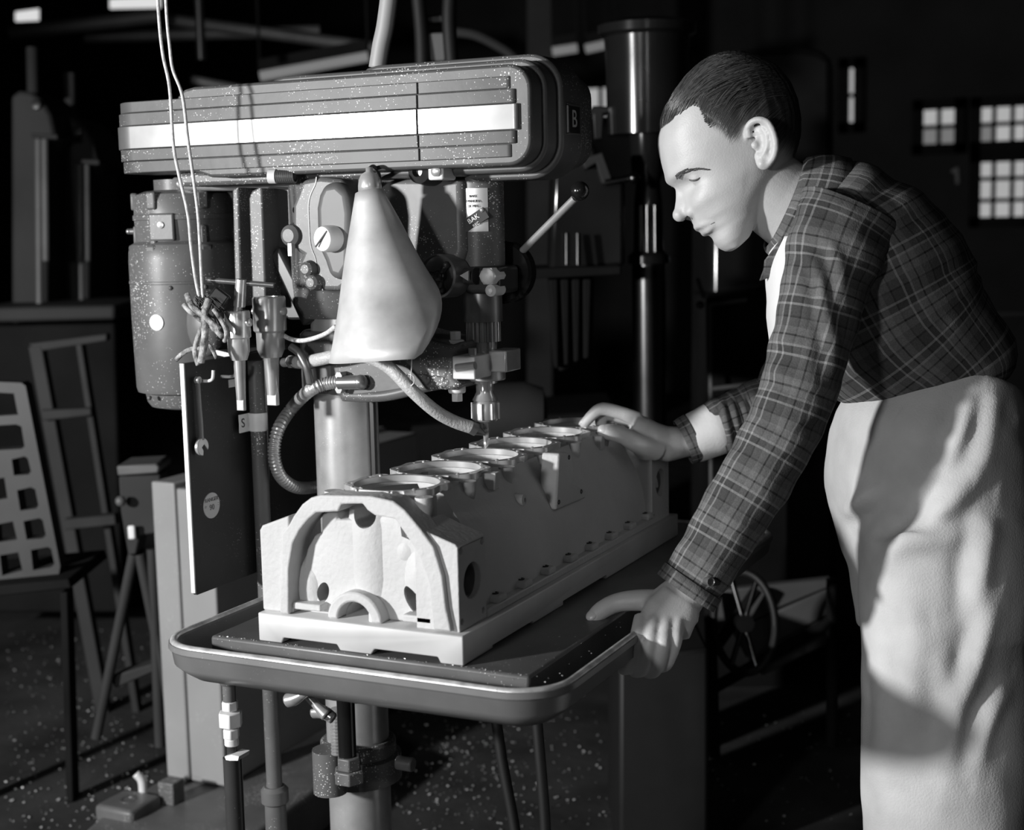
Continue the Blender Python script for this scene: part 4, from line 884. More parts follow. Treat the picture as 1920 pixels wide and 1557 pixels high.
# ---- neck, trunk, limbs
def ring_at(px_, py_, d, tang, ra, rb):
    """tang: image direction (dx, dy down) of the limb; first axis lies in the picture plane, second points away"""
    tv = (RIGHT * tang[0] - UP * tang[1]).normalized(); a = tv.cross(BACK).normalized(); return (P(px_, py_, d=d), a, BACK, ra, rb)
def chain(pts):
    out = []
    for i, (x, y, d, ra, rb) in enumerate(pts):
        x0, y0 = pts[max(i - 1, 0)][:2]; x1, y1 = pts[min(i + 1, len(pts) - 1)][:2]; out.append(ring_at(x, y, d, (x1 - x0, y1 - y0), ra, rb))
    return out
def refine(pts, n=4):
    arr = [Vector(p[:3]) for p in pts]; s = spline(arr, n); out = []
    for i, v in enumerate(s):
        k = min(i // n, len(pts) - 2); f_ = (i - k * n) / n; f_ = f_ * f_ * (3 - 2 * f_)
        out.append((v.x, v.y, v.z, pts[k][3] + (pts[k + 1][3] - pts[k][3]) * f_, pts[k][4] + (pts[k + 1][4] - pts[k][4]) * f_))
    return out
loft(BD, chain([(1395, 320, 2.055, .05, .05), (1425, 345, 2.055, .056, .054), (1460, 372, 2.06, .058, .056), (1500, 395, 2.065, .064, .062), (1550, 430, 2.07, .075, .09)]), 36)
trunk = [(1770, 800, 2.12, .09, .13), (1735, 715, 2.10, .095, .135), (1665, 615, 2.09, .115, .155), (1615, 530, 2.08, .12, .165), (1580, 455, 2.08, .10, .16), (1555, 405, 2.075, .07, .13)]
loft(BD, chain(trunk), 36)
larm = [(1585, 425, 1.94, .05, .05), (1545, 560, 1.905, .045, .045), (1497, 740, 1.89, .038, .038), (1470, 800, 1.885, .036, .036), (1400, 920, 1.895, .036, .036), (1320, 1055, 1.915, .030, .029), (1291, 1105, 1.92, .0285, .025), (1262, 1138, 1.925, .034, .022)]
loft(BD, chain(larm), 32)
rarm = [(1600, 470, 2.26, .05, .05), (1540, 620, 2.32, .045, .045), (1455, 760, 2.36, .038, .038), (1400, 785, 2.365, .036, .036), (1320, 815, 2.36, .030, .030), (1275, 830, 2.355, .026, .028), (1248, 834, 2.35, .0285, .031)]
loft(BD, chain(rarm), 32)
for dd, sx_ in ((2.045, 0), (2.18, 12)):
    loft(BD, chain([(1755 + sx_, 790, dd, .07, .068), (1745 + sx_, 950, dd, .075, .07), (1755 + sx_, 1250, dd, .065, .065), (1770 + sx_, 1500, dd, .055, .055), (1775 + sx_, 1860, dd, .05, .05), (1775 + sx_, 2060, dd, .045, .045)]), 28)
def finger(pts, radii):
    """pts: (px, py, depth)"""
    pp = [P(x, y, d=d) for x, y, d in pts]; n = 5; s = spline(pp, n); rr_ = []
    for i in range(len(radii) - 1): rr_ += [radii[i] + (radii[i + 1] - radii[i]) * k / n for k in range(n)]
    rr_.append(radii[-1]); tube(BD, s, rr_, 14); ball(BD, s[-1], radii[-1], 12)
    return pp
# near (left) hand over the tray rim: back of the hand, four fingers over the rim, thumb on the table
loft(BD, [(P(1278, 1120, d=1.918), (RIGHT * .8 - UP * .55).normalized(), (BACK).normalized(), .029, .022), (P(1262, 1145, d=1.912), (RIGHT * .9 - UP * .4).normalized(), BACK, .036, .021), (P(1246, 1172, d=1.905), RIGHT, BACK, .040, .020), (P(1238, 1198, d=1.90), RIGHT, BACK, .038, .018)], 28, power=2.6)
finger([(1204, 1160, 1.905), (1197, 1182, 1.888), (1193, 1204, 1.880), (1186, 1232, 1.89), (1179, 1252, 1.908), (1168, 1256, 1.93)], [.0115, .0096, .0098, .0086, .0086, .0076])
finger([(1226, 1162, 1.899), (1221, 1188, 1.880), (1218, 1210, 1.873), (1210, 1240, 1.884), (1203, 1258, 1.904), (1190, 1261, 1.93)], [.0115, .0096, .0099, .0088, .0086, .0076])
finger([(1249, 1166, 1.896), (1246, 1190, 1.878), (1243, 1212, 1.871), (1235, 1242, 1.883), (1227, 1260, 1.904), (1214, 1263, 1.93)], [.0112, .0094, .0097, .0086, .0084, .0074])
finger([(1271, 1166, 1.897), (1269, 1186, 1.882), (1267, 1204, 1.876), (1259, 1230, 1.886), (1250, 1248, 1.902), (1238, 1254, 1.925)], [.0105, .0084, .0086, .0076, .0074, .0066])
TN = finger([(1252, 1130, 1.925), (1205, 1126, 1.942), (1160, 1130, 1.952), (1130, 1144, 1.952), (1114, 1158, 1.950)], [.017, .0150, .0132, .0128, .0112])
ball(BD, P(1236, 1140, d=1.925), .022, 16)
# far (right) hand on the deck of the block: index bent, thumb along the near edge
loft(BD, [(P(1285, 828, d=2.355), UP, BACK, .024, .026), (P(1252, 833, d=2.35), UP, BACK, .029, .032), (P(1228, 826, d=2.345), (UP + RIGHT * .1).normalized(), BACK, .029, .037), (P(1205, 812, d=2.345), (UP + RIGHT * .35).normalized(), BACK, .026, .041), (P(1185, 797, d=2.348), (UP + RIGHT * .5).normalized(), BACK, .020, .041)], 28, power=2.5)
IN = finger([(1198, 788, 2.330), (1165, 775, 2.328), (1130, 767, 2.328), (1112, 777, 2.332), (1096, 795, 2.34)], [.0130, .0112, .0108, .0094, .0084])
finger([(1190, 786, 2.357), (1158, 780, 2.355), (1132, 776, 2.355), (1126, 792, 2.358), (1132, 804, 2.36)], [.0125, .0108, .0106, .0094, .0086])
finger([(1188, 792, 2.382), (1164, 786, 2.38), (1144, 784, 2.38), (1140, 798, 2.38), (1148, 806, 2.378)], [.0118, .0100, .0098, .0090, .0080])
finger([(1192, 800, 2.402), (1174, 796, 2.402), (1158, 794, 2.402), (1154, 806, 2.40), (1162, 811, 2.395)], [.0110, .0090, .0088, .0080, .0074])
TR = finger([(1232, 842, 2.328), (1200, 834, 2.306), (1170, 818, 2.298), (1148, 811, 2.298), (1133, 810, 2.30)], [.020, .0168, .0138, .0138, .0118])
ball(BD, P(1212, 836, d=2.325), .024, 16)
tube(BD, [P(1206, 815, d=2.32), P(1188, 825, d=2.312), P(1170, 812, d=2.33)], [.016, .012, .010], 10)
bmesh.ops.recalc_face_normals(BD, faces=BD.faces[:])
me = bpy.data.meshes.new('body'); BD.to_mesh(me); BD.free()
body_o = bpy.data.objects.new('body', me); COL.objects.link(body_o)
rm_ = body_o.modifiers.new('r', 'REMESH'); rm_.mode = 'VOXEL'; rm_.voxel_size = .0024; rm_.adaptivity = 0
sm2 = body_o.modifiers.new('s', 'SMOOTH'); sm2.iterations = 4; sm2.factor = .5
me2 = evalmesh(body_o); bpy.data.objects.remove(body_o); bpy.data.meshes.remove(me)
body_o = objme('body', me2, 'skin', PE, ang=None)
# ---- features
def nail(pp, out, r):
    d = (pp[-1] - pp[-2]).normalized(); out = (out - d * out.dot(d)).normalized(); sd_ = d.cross(out)
    obj('finger_nail', ball(B(), Vector((0, 0, 0)), 1, 14), 'nail', PE, ang=None).data.transform(Matrix.Translation(pp[-1] + out * r * .62) @ Matrix((d * r * .9, sd_ * r * .72, out * r * .42)).transposed().to_4x4())
nail(TN, Z3 + BACK * .6, .0112); nail(IN, Z3 - RIGHT * .8, .0084); nail(TR, Z3 * .7 + BACK * .8, .0118)
def lid(cx_, cy_c, s):
    c = on_face(370, 930, -.0072, s); u, w = hl(cx_, cy_c); u0, w0_ = (c - HC).dot(HFW), (c - HC).dot(HUP); v0 = abs((c - HC).dot(HLT)); q = .0120 ** 2 - (u - u0) ** 2 - (w - w0_) ** 2
    return HP(u, s * (v0 + math.sqrt(max(q, 1e-6))), w)
for s in (-1, 1):
    bm = B(); tube(bm, spline([lid(*p, s) for p in ((338, 941), (356, 950), (380, 948), (404, 934))], 5), [.0006, .0008, .001, .0012, .0014, .0014, .0014, .0014, .0014, .0013, .0012, .0011, .001, .0009, .0007, .0005], 6); obj('eyelash', bm, 'brow', PE, ang=None)
    bm = B(); sp_ = spline([on_face(*p, .0004, s) for p in ((258, 920), (285, 900), (330, 888), (385, 884), (440, 890))], 12)
    for k in range(150):
        t_ = random.random() ** 1.25; q = sp_[min(len(sp_) - 1, int(t_ * len(sp_)))] + HUP * random.uniform(-.0028, .0028) * (1.15 - t_) + HLT * s * .0006
        dr = (sp_[min(len(sp_) - 1, int(t_ * len(sp_)) + 2)] - sp_[max(0, int(t_ * len(sp_)) - 2)]).normalized()
        cyl(bm, q, q + dr * .005 + HUP * random.uniform(-.0006, .0014) + HLT * s * .0005, .0005, .0002, 4)
    eb_ = obj('eyebrow', bm, 'brow', PE, ang=None); eb_['kind'] = 'stuff'
    bm = B(); u, w = hl(345, 1160); obox(bm, HP(u, s * .0125, w), HFW * .0055 - HUP * .0012, HLT * .0028, HUP * .0012); obj('nostril', bm, 'ink', PE, .001)
bm = B()
sp_ = spline([on_face(508, 1214, .0004, 1), on_face(475, 1228, .0012, 1), HP(hl(432, 1241)[0] - .0012, .006, hl(432, 1241)[1]), HP(hl(432, 1241)[0] - .0012, -.006, hl(432, 1241)[1]), on_face(475, 1228, .0012, -1), on_face(508, 1214, .0004, -1)], 5); tube(bm, sp_, .0008, 6); obj('mouth_line', bm, 'brow', PE, ang=None)
# ---- hair: a combed-back shell over the skull
bm = B(); uvl = bm.loops.layers.uv.new('UVMap'); uve = bm.loops.layers.uv.new('edge'); VS, US = 46, 60; grid = []
hline = [hl(*p) for p in [(150, 640), (165, 600), (250, 560), (330, 500), (395, 510), (410, 570), (430, 620), (500, 680), (560, 740), (610, 780), (650, 760), (668, 700), (690, 640), (740, 600), (800, 600)]]
def inside(cxp, cyp):
    return True
HB = []
hwm = hw
def skull(u_ang, w):
    return skin_uv(u_ang, w, False)
def skull_old(u_ang, w):
    uf, ub = itp(front, w), itp(back, w); cu = (uf + ub) / 2 + (uf - ub) * .02; H = hwm(w)
    ca_, sa_ = math.cos(u_ang), math.sin(u_ang); pw = 2.25 if ca_ > 0 else 2.1
    x = math.copysign(abs(ca_) ** (2 / pw), ca_); y = math.copysign(abs(sa_) ** (2 / pw), sa_)
    return cu + x * ((uf - cu) if ca_ > 0 else (cu - ub)), y * H
# lower hair limit as a function of angle round the head (0 = forehead, pi = nape)
def face_deg(cx_, cy_c):
    uu, w = hl(cx_, cy_c); return min(((abs(skin_uv(math.radians(k / 4), w, False)[0] - uu), k / 4) for k in range(0, 560)))[1], w
lim = [(0, hl(162, 600)[1])]
for p in [(205, 575), (250, 548), (300, 512), (345, 488), (380, 500), (402, 560), (425, 612), (480, 662), (540, 705), (590, 765), (622, 785), (655, 760), (672, 690), (700, 625), (760, 590)]:
    dg_, w_ = face_deg(*p)
    if dg_ > lim[-1][0] + .5: lim.append((dg_, w_))
lim = [p for p in lim if p[0] < 100]
lim += [(106, hl(840, 640)[1]), (114, hl(880, 860)[1]), (130, hl(900, 880)[1]), (150, hl(960, 890)[1]), (180, hl(1000, 900)[1])]
def limw(deg):
    deg = abs(deg)
    for (a, b), (c, d_) in zip(lim, lim[1:]):
        if deg <= c: return b + (d_ - b) * (deg - a) / (c - a)
    return lim[-1][1]
NA2, NW2 = 180, 44; shell = []
for k in range(NA2):
    deg = 360 * k / NA2; dd = deg if deg <= 180 else 360 - deg; w0_ = limw(dd); colv = []
    for i in range(NW2 + 1):
        f_ = i / NW2; w = w0_ + (wmax - .0008 - w0_) * math.sin(f_ * math.pi / 2)
        u, v = skull(math.radians(deg), w); edge = min(1, f_ * 7)
        th = (.0012 + .0040 * edge)
        n_ = Vector((u - .0, v, (w - (-.02)) * .8)).normalized()
        jit = math.sin(v * 900 + math.sin(w * 60 + u * 40) * 2.5) * .0005 + math.sin(v * 2100 + u * 130) * .0003
        colv.append((u + n_.x * (th + jit), v + n_.y * (th + jit), w + n_.z * (th + jit)))
    shell.append(colv)
vv_ = [[bm.verts.new(HP(*c)) for c in colv] for colv in shell]
for k in range(NA2):
    k2 = (k + 1) % NA2
    for i in range(NW2):
        f_ = bm.faces.new((vv_[k][i], vv_[k2][i], vv_[k2][i + 1], vv_[k][i + 1]))
        for lp, (kk, ii) in zip(f_.loops, ((k, i), (k2, i), (k2, i + 1), (k, i + 1))):
            u, v, w = shell[kk][ii]
            # strands run from forehead to nape: distance along in x, across in y
            q_ = w + .55 * u; lp[uvl].uv = ((u - .4 * w) * 4, math.atan2(v, q_ + .09) * 1.2); lp[uve].uv = (ii / NW2 * 3.2 - .12, 0)
bm.faces.new([c[-1] for c in vv_])
obj('hair', bm, 'hair', PE, ang=None)
# combed strands catching the light
bm = B()
uvs_ = bm.loops.layers.uv.new('UVMap'); ue_ = bm.loops.layers.uv.new('edge')
for j in range(700):
    d0 = random.uniform(2, 74); start = limw(d0) + random.uniform(.0, .03); pts = []
    w = start; a = d0
    for i in range(9):
        u, v = skull(math.radians(a), min(w, wmax - .004)); n_ = Vector((u, v, (w + .02) * .8)).normalized(); h_ = .0048 + random.uniform(-.0004, .0010)
        if i == 0: h_ = .001
        pts.append(HP(u + n_.x * h_, v + n_.y * h_, w + n_.z * h_))
        up_ = .0095 * max(0, math.cos(math.radians(a) * 1.05)) * (1 - .7 * (w - start) / .1) - .003 * max(0, (a - 70) / 60); w = min(w + up_, wmax - .005); a += 8.5 + random.uniform(-.8, .8)
    nf = len(bm.faces); tube(bm, pts, .0005, 4, False); bm.faces.ensure_lookup_table()
    rv = random.random() * 9
    for f_ in bm.faces[nf:]:
        for l in f_.loops: l[uvs_].uv = (rv, rv); l[ue_].uv = (3, 0)
hs_ = obj('combed_strands', bm, 'hair', PE, ang=None); hs_['kind'] = 'stuff'
# ---- clothing
def fold(me_, folds):
    n = len(me_.vertices); co = np.empty(n * 3); me_.vertices.foreach_get('co', co); co = co.reshape(n, 3); no = np.empty(n * 3); me_.vertices.foreach_get('normal', no); no = no.reshape(n, 3)
    dp_ = (co - np.array(CAM)) @ np.array(BACK); nr_ = dp_ > np.quantile(dp_, .93)
    if (no[nr_] @ np.array(BACK)).mean() < 0: no = -no
    Rn = np.array(RM); v = (co - np.array(CAM)) @ Rn; sx_ = CX + v[:, 0] * F / -v[:, 2]; sy_ = CY - v[:, 1] * F / -v[:, 2]; fac = np.clip(no @ np.array(BACK) * 3, 0, 1); disp = np.zeros(n)
    for pts, sig, amp in folds:
        p = np.array([(q.x, q.y) for q in spline([Vector((x, y, 0)) for x, y in pts], 6)]); best = np.full(n, 1e9); sg = np.zeros(n); tt = np.zeros(n)
        for k in range(len(p) - 1):
            a, b = p[k], p[k + 1]; ab = b - a; t = np.clip(((sx_ - a[0]) * ab[0] + (sy_ - a[1]) * ab[1]) / (ab @ ab), 0, 1)
            dx, dy = sx_ - a[0] - t * ab[0], sy_ - a[1] - t * ab[1]; d = np.hypot(dx, dy); m = d < best
            best[m] = d[m]; sg[m] = np.sign(ab[0] * dy - ab[1] * dx)[m]; tt[m] = ((k + t) / (len(p) - 1))[m]
        taper = np.sin(np.pi * np.clip(tt, .06, .94)); x = best * sg / sig
        disp += amp * taper * (np.exp(-x ** 2) - .8 * np.exp(-(x - 1.5) ** 2))
    co += no * (disp * fac)[:, None]; me_.vertices.foreach_set('co', co.ravel()); me_.update()
def cloth(name, pts, m='plaid', n=5, seg=56, wob=.02, seed=1, cap=False, thick=.002, rf=True, folds=None):
    bm = B(); uv_ = bm.loops.layers.uv.new('UVMap'); loft(bm, chain(refine(pts, n) if rf else pts), seg, cap, uv_, 2.0, wob, seed)
    o = obj(name, bm, m, PE, ang=None)
    if folds: fold(o.data, folds)
    if thick: sd = o.modifiers.new('solid', 'SOLIDIFY'); sd.thickness = thick; sd.offset = 1
    return o
shirt = [(1778, 735, 2.11, .080, .145), (1758, 695, 2.105, .106, .162), (1680, 615, 2.09, .130, .175), (1632, 530, 2.08, .134, .182), (1592, 455, 2.08, .115, .18), (1560, 402, 2.075, .085, .145), (1530, 372, 2.07, .068, .085)]
so_ = cloth('shirt', shirt, wob=.02, seed=4, seg=72)
ls = [(1600, 395, 1.955, .072, .068), (1572, 455, 1.92, .066, .064), (1545, 545, 1.90, .056, .056), (1522, 640, 1.89, .052, .051), (1497, 730, 1.885, .050, .049), (1468, 805, 1.882, .0485, .048), (1420, 892, 1.886, .0475, .046), (1372, 972, 1.894, .0455, .044), (1328, 1046, 1.905, .0425, .042), (1288, 1106, 1.915, .0405, .039)]
lso = cloth('sleeve', ls, wob=.028, seed=2, n=12, seg=88)
fold(lso.data, [([(1445, 690), (1500, 722), (1575, 725)], 13, .006), ([(1425, 765), (1490, 792), (1550, 775)], 12, .005), ([(1455, 630), (1510, 655), (1580, 640)], 14, .005), ([(1500, 460), (1535, 520), (1545, 600)], 12, .006), ([(1540, 440), (1570, 490), (1580, 560)], 12, .005), ([(1400, 830), (1450, 850), (1500, 840)], 11, .004), ([(1330, 950), (1380, 985), (1420, 985)], 11, .003), ([(1540, 560), (1560, 640), (1560, 730)], 14, .005)])
cloth('cuff', [(1300, 1090, 1.911, .0425, .041), (1285, 1112, 1.915, .0425, .041)], wob=.0, rf=False, thick=.002)
q = P(1331, 1091, d=1.862); bm = B(); nb = (BACK + RIGHT * .35).normalized(); lathe(bm, q + nb * -.012, nb, [(.0055, 0), (.0058, .014), (.0052, .0155), (.0040, .0145), (.0005, .0142)], 24); bt = obj('cuff_button', bm, 'steel_dark', PE)
a_, b_, d_ = frame(nb); bm = B()
for i in (-1, 1):
    for j in (-1, 1): ball(bm, q + nb * .0025 + a_ * i * .0013 + b_ * j * .0013, .0006, 6)
hb = obj('button_holes', bm, 'ink', bt); hb['kind'] = 'stuff'
# far sleeve: plaid, white turned lining, plaid cuff edge
cloth('sleeve', [(1610, 450, 2.26, .068, .066), (1545, 610, 2.32, .058, .056), (1468, 745, 2.36, .052, .050), (1420, 774, 2.365, .050, .048), (1385, 785, 2.365, .046, .046), (1362, 795, 2.362, .0445, .045), (1340, 805, 2.36, .0425, .0435)], wob=.05, seed=9, n=14, seg=72, folds=[([(1355, 755), (1362, 795), (1372, 840)], 6, .007), ([(1372, 750), (1380, 788), (1392, 830)], 6, .007), ([(1390, 745), (1398, 775), (1412, 815)], 7, .006), ([(1410, 735), (1420, 765), (1432, 800)], 8, .006)])
cloth('turned_lining', [(1352, 800, 2.36, .0395, .040), (1340, 805, 2.36, .0420, .043), (1310, 818, 2.358, .0395, .041), (1288, 827, 2.356, .036, .038)], 'white_cloth', wob=.01, n=3)
cloth('cuff', [(1303, 820, 2.357, .0385, .040), (1290, 826, 2.356, .0375, .039), (1281, 830, 2.355, .036, .037)], wob=.01, n=3)
# collar, its point, and the undershirt below it
def ringc(px_, py_, d, ax_, ra, rb): return ring_at(px_, py_, d, ax_, ra, rb)
bm = B(); uv_ = bm.loops.layers.uv.new('UVMap'); nx = (-.92, -.38)
loft(bm, [ringc(1468, 384, 2.06, nx, .066, .067), ringc(1474, 384, 2.06, nx, .072, .073), ringc(1494, 390, 2.062, nx, .080, .082), ringc(1518, 400, 2.064, nx, .088, .095), ringc(1542, 411, 2.064, nx, .092, .106)], 64, False, uv_)
cl_ = obj('collar', bm, 'plaid', PE, ang=None); sd = cl_.modifiers.new('solid', 'SOLIDIFY'); sd.thickness = .003
bm = B(); uv_ = bm.loops.layers.uv.new('UVMap')
lp_ = [(1482, 425), (1512, 440), (1505, 470), (1490, 492), (1470, 512), (1445, 520), (1424, 527), (1432, 505), (1434, 488), (1448, 470), (1466, 445)]
prism(bm, [P(x, y, d=2.0 + .0004 * (y - 430)) for x, y in lp_], BACK * -.006)
for f_ in bm.faces:
    for l in f_.loops: c = l.vert.co - HC; l[uv_].uv = (c.dot(RIGHT), c.dot(UP))
obj('collar_point', bm, 'plaid', PE, .002)
cloth('undershirt', [(1488, 455, 2.045, .030, .055), (1478, 510, 2.05, .030, .06), (1474, 580, 2.055, .026, .065), (1468, 650, 2.06, .016, .06)], 'white_cloth', wob=.015, cap=True, thick=0)
# trousers: seat, legs and folds fused, then hung in the picture
TB_ = B()
seat = [(1772, 700, 2.11, .100, .165), (1755, 760, 2.11, .122, .175), (1738, 830, 2.11, .140, .182), (1735, 900, 2.11, .142, .185), (1748, 980, 2.11, .132, .185), (1764, 1060, 2.11, .123, .185), (1770, 1180, 2.11, .119, .18)]
loft(TB_, chain(refine(seat, 3)), 48)
for dd, sx_ in ((2.03, 0), (2.19, 14)):
    loft(TB_, chain([(1762 + sx_, 1000, dd, .112, .10), (1770 + sx_, 1180, dd, .115, .10), (1775 + sx_, 1500, dd, .116, .10), (1785 + sx_, 1800, dd, .105, .10), (1790 + sx_, 2080, dd, .10, .10)]), 40)
me = bpy.data.meshes.new('trousers'); bmesh.ops.recalc_face_normals(TB_, faces=TB_.faces[:]); TB_.to_mesh(me); TB_.free()
to = bpy.data.objects.new('trousers', me); COL.objects.link(to)
rm_ = to.modifiers.new('r', 'REMESH'); rm_.mode = 'VOXEL'; rm_.voxel_size = .006
s1 = to.modifiers.new('s', 'SMOOTH'); s1.iterations = 6
tx_ = bpy.data.textures.new('folds', 'CLOUDS'); tx_.noise_scale = .16; tx_.noise_depth = 2
dm = to.modifiers.new('d', 'DISPLACE'); dm.texture = tx_; dm.strength = .016; dm.mid_level = .5; dm.texture_coords = 'GLOBAL'
me2 = evalmesh(to); bpy.data.objects.remove(to); bpy.data.meshes.remove(me)
fold(me2, [([(1885, 810), (1830, 880), (1760, 965), (1700, 1010), (1640, 1015)], 26, .012), ([(1850, 1000), (1780, 1010), (1700, 1018), (1640, 1080)], 22, .010), ([(1870, 730), (1855, 800), (1830, 880)], 18, .008), ([(1835, 740), (1800, 830), (1770, 900)], 22, .010),
           ([(1860, 960), (1840, 1060), (1830, 1200)], 24, .012), ([(1870, 1120), (1830, 1240), (1800, 1330)], 20, .010), ([(1890, 1280), (1850, 1360), (1830, 1450)], 18, .009), ([(1580, 970), (1610, 945), (1650, 910)], 18, .012), ([(1690, 1100), (1720, 1220), (1705, 1340)], 30, .008), ([(1650, 1180), (1660, 1320), (1650, 1450)], 30, .009), ([(1760, 1200), (1790, 1330), (1770, 1450)], 26, .008)])
objme('trousers', me2, 'canvas', PE, ang=None)
for dd, sx_ in ((2.03, 0), (2.19, 14)):
    c = P(1780 + sx_, 2080, d=dd); c.z = 0; fw_ = Vector((-.9, -.43, 0)).normalized(); bm = B()
    rr_ = [(c - fw_ * .09 + Z3 * .055, .035, .05), (c - fw_ * .04 + Z3 * .058, .045, .056), (c + fw_ * .06 + Z3 * .048, .048, .046), (c + fw_ * .15 + Z3 * .035, .046, .034), (c + fw_ * .19 + Z3 * .03, .03, .028)]
    loft(bm, [(p, LAT, Z3, a, b) for p, a, b in rr_], 24); obj('boot', bm, 'black', PE, ang=None)
# ================================================================== the hall behind, out of focus
def poly_d(pts, d, depth, name, m, par=None, bev=.004):
    """an upright slab facing the aisle, standing at its own distance"""
    pp = [P(x, y, d=d) for x, y in pts]; n = Vector((-.43, .90, 0)).normalized()
    base = pp[0]; out = []
    for (x, y) in pts:
        r = (RM @ Vector((x - CX, -(y - CY), -F))); t = (base - CAM).dot(n) / r.dot(n); out.append(CAM + r * t)
    return obj(name, prism(B(), out, n * depth), m, par, bev)
def pd(x, y, d): return P(x, y, d=d)
def bar(name, a, b, r, m, par=None, seg=14): return obj(name, cyl(B(), a, b, r, seg=seg), m, par)
# two round-topped machine columns on the left
for k, (ox, oy, lab) in enumerate(((0, 0, 'nearer to the left edge of the two round-topped dark machine columns'), (78, 48, 'second of the two round-topped dark machine columns, next to the motor'))):
    M = thing('machine_column', (pd(70 + ox, 560, 4.6).x, pd(70 + ox, 560, 4.6).y, 0), lab, 'machine', 'machine columns in the left background')
    d = 4.6 + .2 * k
    poly_d([(20 + ox, 180 + oy), (35 + ox, 170 + oy), (58 + ox, 172 + oy), (80 + ox, 190 + oy), (95 + ox, 215 + oy), (103 + ox, 250 + oy), (103 + ox, 268 + oy), (90 + ox, 272 + oy), (88 + ox, 575), (92 + ox, 1000), (22 + ox, 1000)], d, .35, 'column_housing', 'bg_mid', M, .02)
    poly_d([(58 + ox, 250 + oy), (108 + ox, 252 + oy), (108 + ox, 262 + oy), (58 + ox, 258 + oy)], d - .05, .2, 'cap_ledge', 'bg_mid', M)
    q = pd(68 + ox, 196 + oy, d - .01); obj('vent_hole', lathe(B(), q, BACK, [(.014, -.02), (.014, .004), (.008, .005)], 16), 'black', M)
    for rx, y1 in ((72, 570), (84, 490)): bar('guide_rail', pd(rx + ox, 262 + oy, d - .02), pd(rx + 2 + ox, y1, d - .02), .011, 'bg_light', M)
    bar('lamp_pole', pd(60 + ox * .9, 90 + oy, d + .3), pd(62 + ox * .9, 180 + oy, d + .3), .02, 'bg_mid', M)
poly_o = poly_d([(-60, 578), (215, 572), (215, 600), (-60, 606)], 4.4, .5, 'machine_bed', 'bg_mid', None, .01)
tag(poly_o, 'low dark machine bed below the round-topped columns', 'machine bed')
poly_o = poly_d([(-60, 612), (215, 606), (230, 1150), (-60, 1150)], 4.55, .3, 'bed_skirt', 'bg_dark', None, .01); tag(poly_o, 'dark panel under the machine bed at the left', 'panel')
# leaning open frame
FRM = thing('steel_frame', (pd(120, 1000, 3.9).x, pd(120, 1000, 3.9).y, 0), 'open dark steel frame leaning behind the perforated casting', 'frame')
for nm_, pts in (('frame_bar', [(52, 650), (78, 648), (205, 1345), (180, 1347)]), ('frame_bar', [(52, 645), (200, 626), (200, 640), (70, 660)]), ('frame_bar', [(140, 640), (152, 638), (262, 1340), (248, 1342)]), ('frame_bar', [(75, 770), (170, 765), (172, 780), (78, 790)]), ('frame_bar', [(118, 975), (215, 965), (218, 985), (120, 995)])): poly_d(pts, 3.9, .04, nm_, 'bg_mid', FRM)
# perforated casting leaning at the left edge
pc_ = poly_d([(-40, 715), (40, 718), (48, 724), (78, 880), (113, 1062), (110, 1078), (-40, 1108)], 3.3, .045, 'perforated_casting', 'bg_cast', None, 0)
def hq(pts): 
    n = Vector((-.43, .90, 0)).normalized(); base = pd(-40, 715, 3.3); out = []
    for (x, y) in pts:
        r = (RM @ Vector((x - CX, -(y - CY), -F))); t = (base - CAM).dot(n) / r.dot(n); out.append(CAM + r * t - n * .05)
    return prism(B(), out, n * .2)
hs_ = [hq([(-30, 735), (26, 738), (32, 770), (34, 778), (-30, 782)]), hq([(-30, 800), (30, 796), (40, 800), (46, 838), (40, 842), (-30, 846)]), hq([(22, 862), (46, 856), (52, 860), (58, 884), (54, 890), (26, 892)]), hq([(32, 920), (58, 914), (66, 918), (72, 948), (68, 954), (38, 958)]), hq([(44, 978), (74, 972), (80, 976), (86, 1004), (80, 1010), (50, 1012)]), hq([(58, 1032), (90, 1026), (96, 1030), (102, 1058), (96, 1064), (62, 1070)]), hq([(-20, 900), (8, 896), (14, 935), (-20, 940)]), hq([(-10, 985), (24, 978), (32, 1012), (-8, 1018)]), hq([(0, 1042), (34, 1036), (42, 1070), (4, 1080)])]
cut(pc_, hs_); tag(pc_, 'grey cast plate full of rectangular openings leaning at the left edge', 'casting'); addbevel(pc_, .006)
CBN = thing('low_bench', (pd(20, 1110, 3.4).x, pd(20, 1110, 3.4).y, 0), 'dark low bench carrying the perforated casting', 'bench')
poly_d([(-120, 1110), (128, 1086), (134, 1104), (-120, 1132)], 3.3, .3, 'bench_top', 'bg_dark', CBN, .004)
for xx in (-60, 112): poly_d([(xx, 1112), (xx + 14, 1110), (xx + 26, 1505), (xx + 12, 1508)], 3.34, .05, 'bench_leg', 'bg_dark', CBN)
# small stand with a pale top
ST = thing('work_stand', (pd(240, 1390, 3.35).x, pd(240, 1390, 3.35).y, 0), 'narrow stand with a pale top edge left of the grey cabinet', 'stand')
poly_d([(218, 874), (292, 870), (299, 876), (296, 888), (220, 893)], 3.2, .12, 'stand_top', 'bg_light', ST)
poly_d([(222, 894), (300, 890), (300, 1000), (262, 1005), (255, 1040), (240, 1042), (226, 960)], 3.22, .08, 'stand_body', 'bg_mid', ST)
poly_d([(238, 987), (252, 986), (254, 1012), (240, 1013)], 3.21, .01, 'stand_label', 'white_paint', ST)
q = pd(226, 940, 3.2); obj('stand_knob', ball(B(), q, .012, 12), 'bg_light', ST)
for a, b in (((250, 1040), (180, 1385)), ((285, 1030), (300, 1400)), ((262, 1040), (330, 1380))): bar('stand_leg', pd(*a, 3.26), pd(*b, 3.3), .012, 'bg_mid', ST)
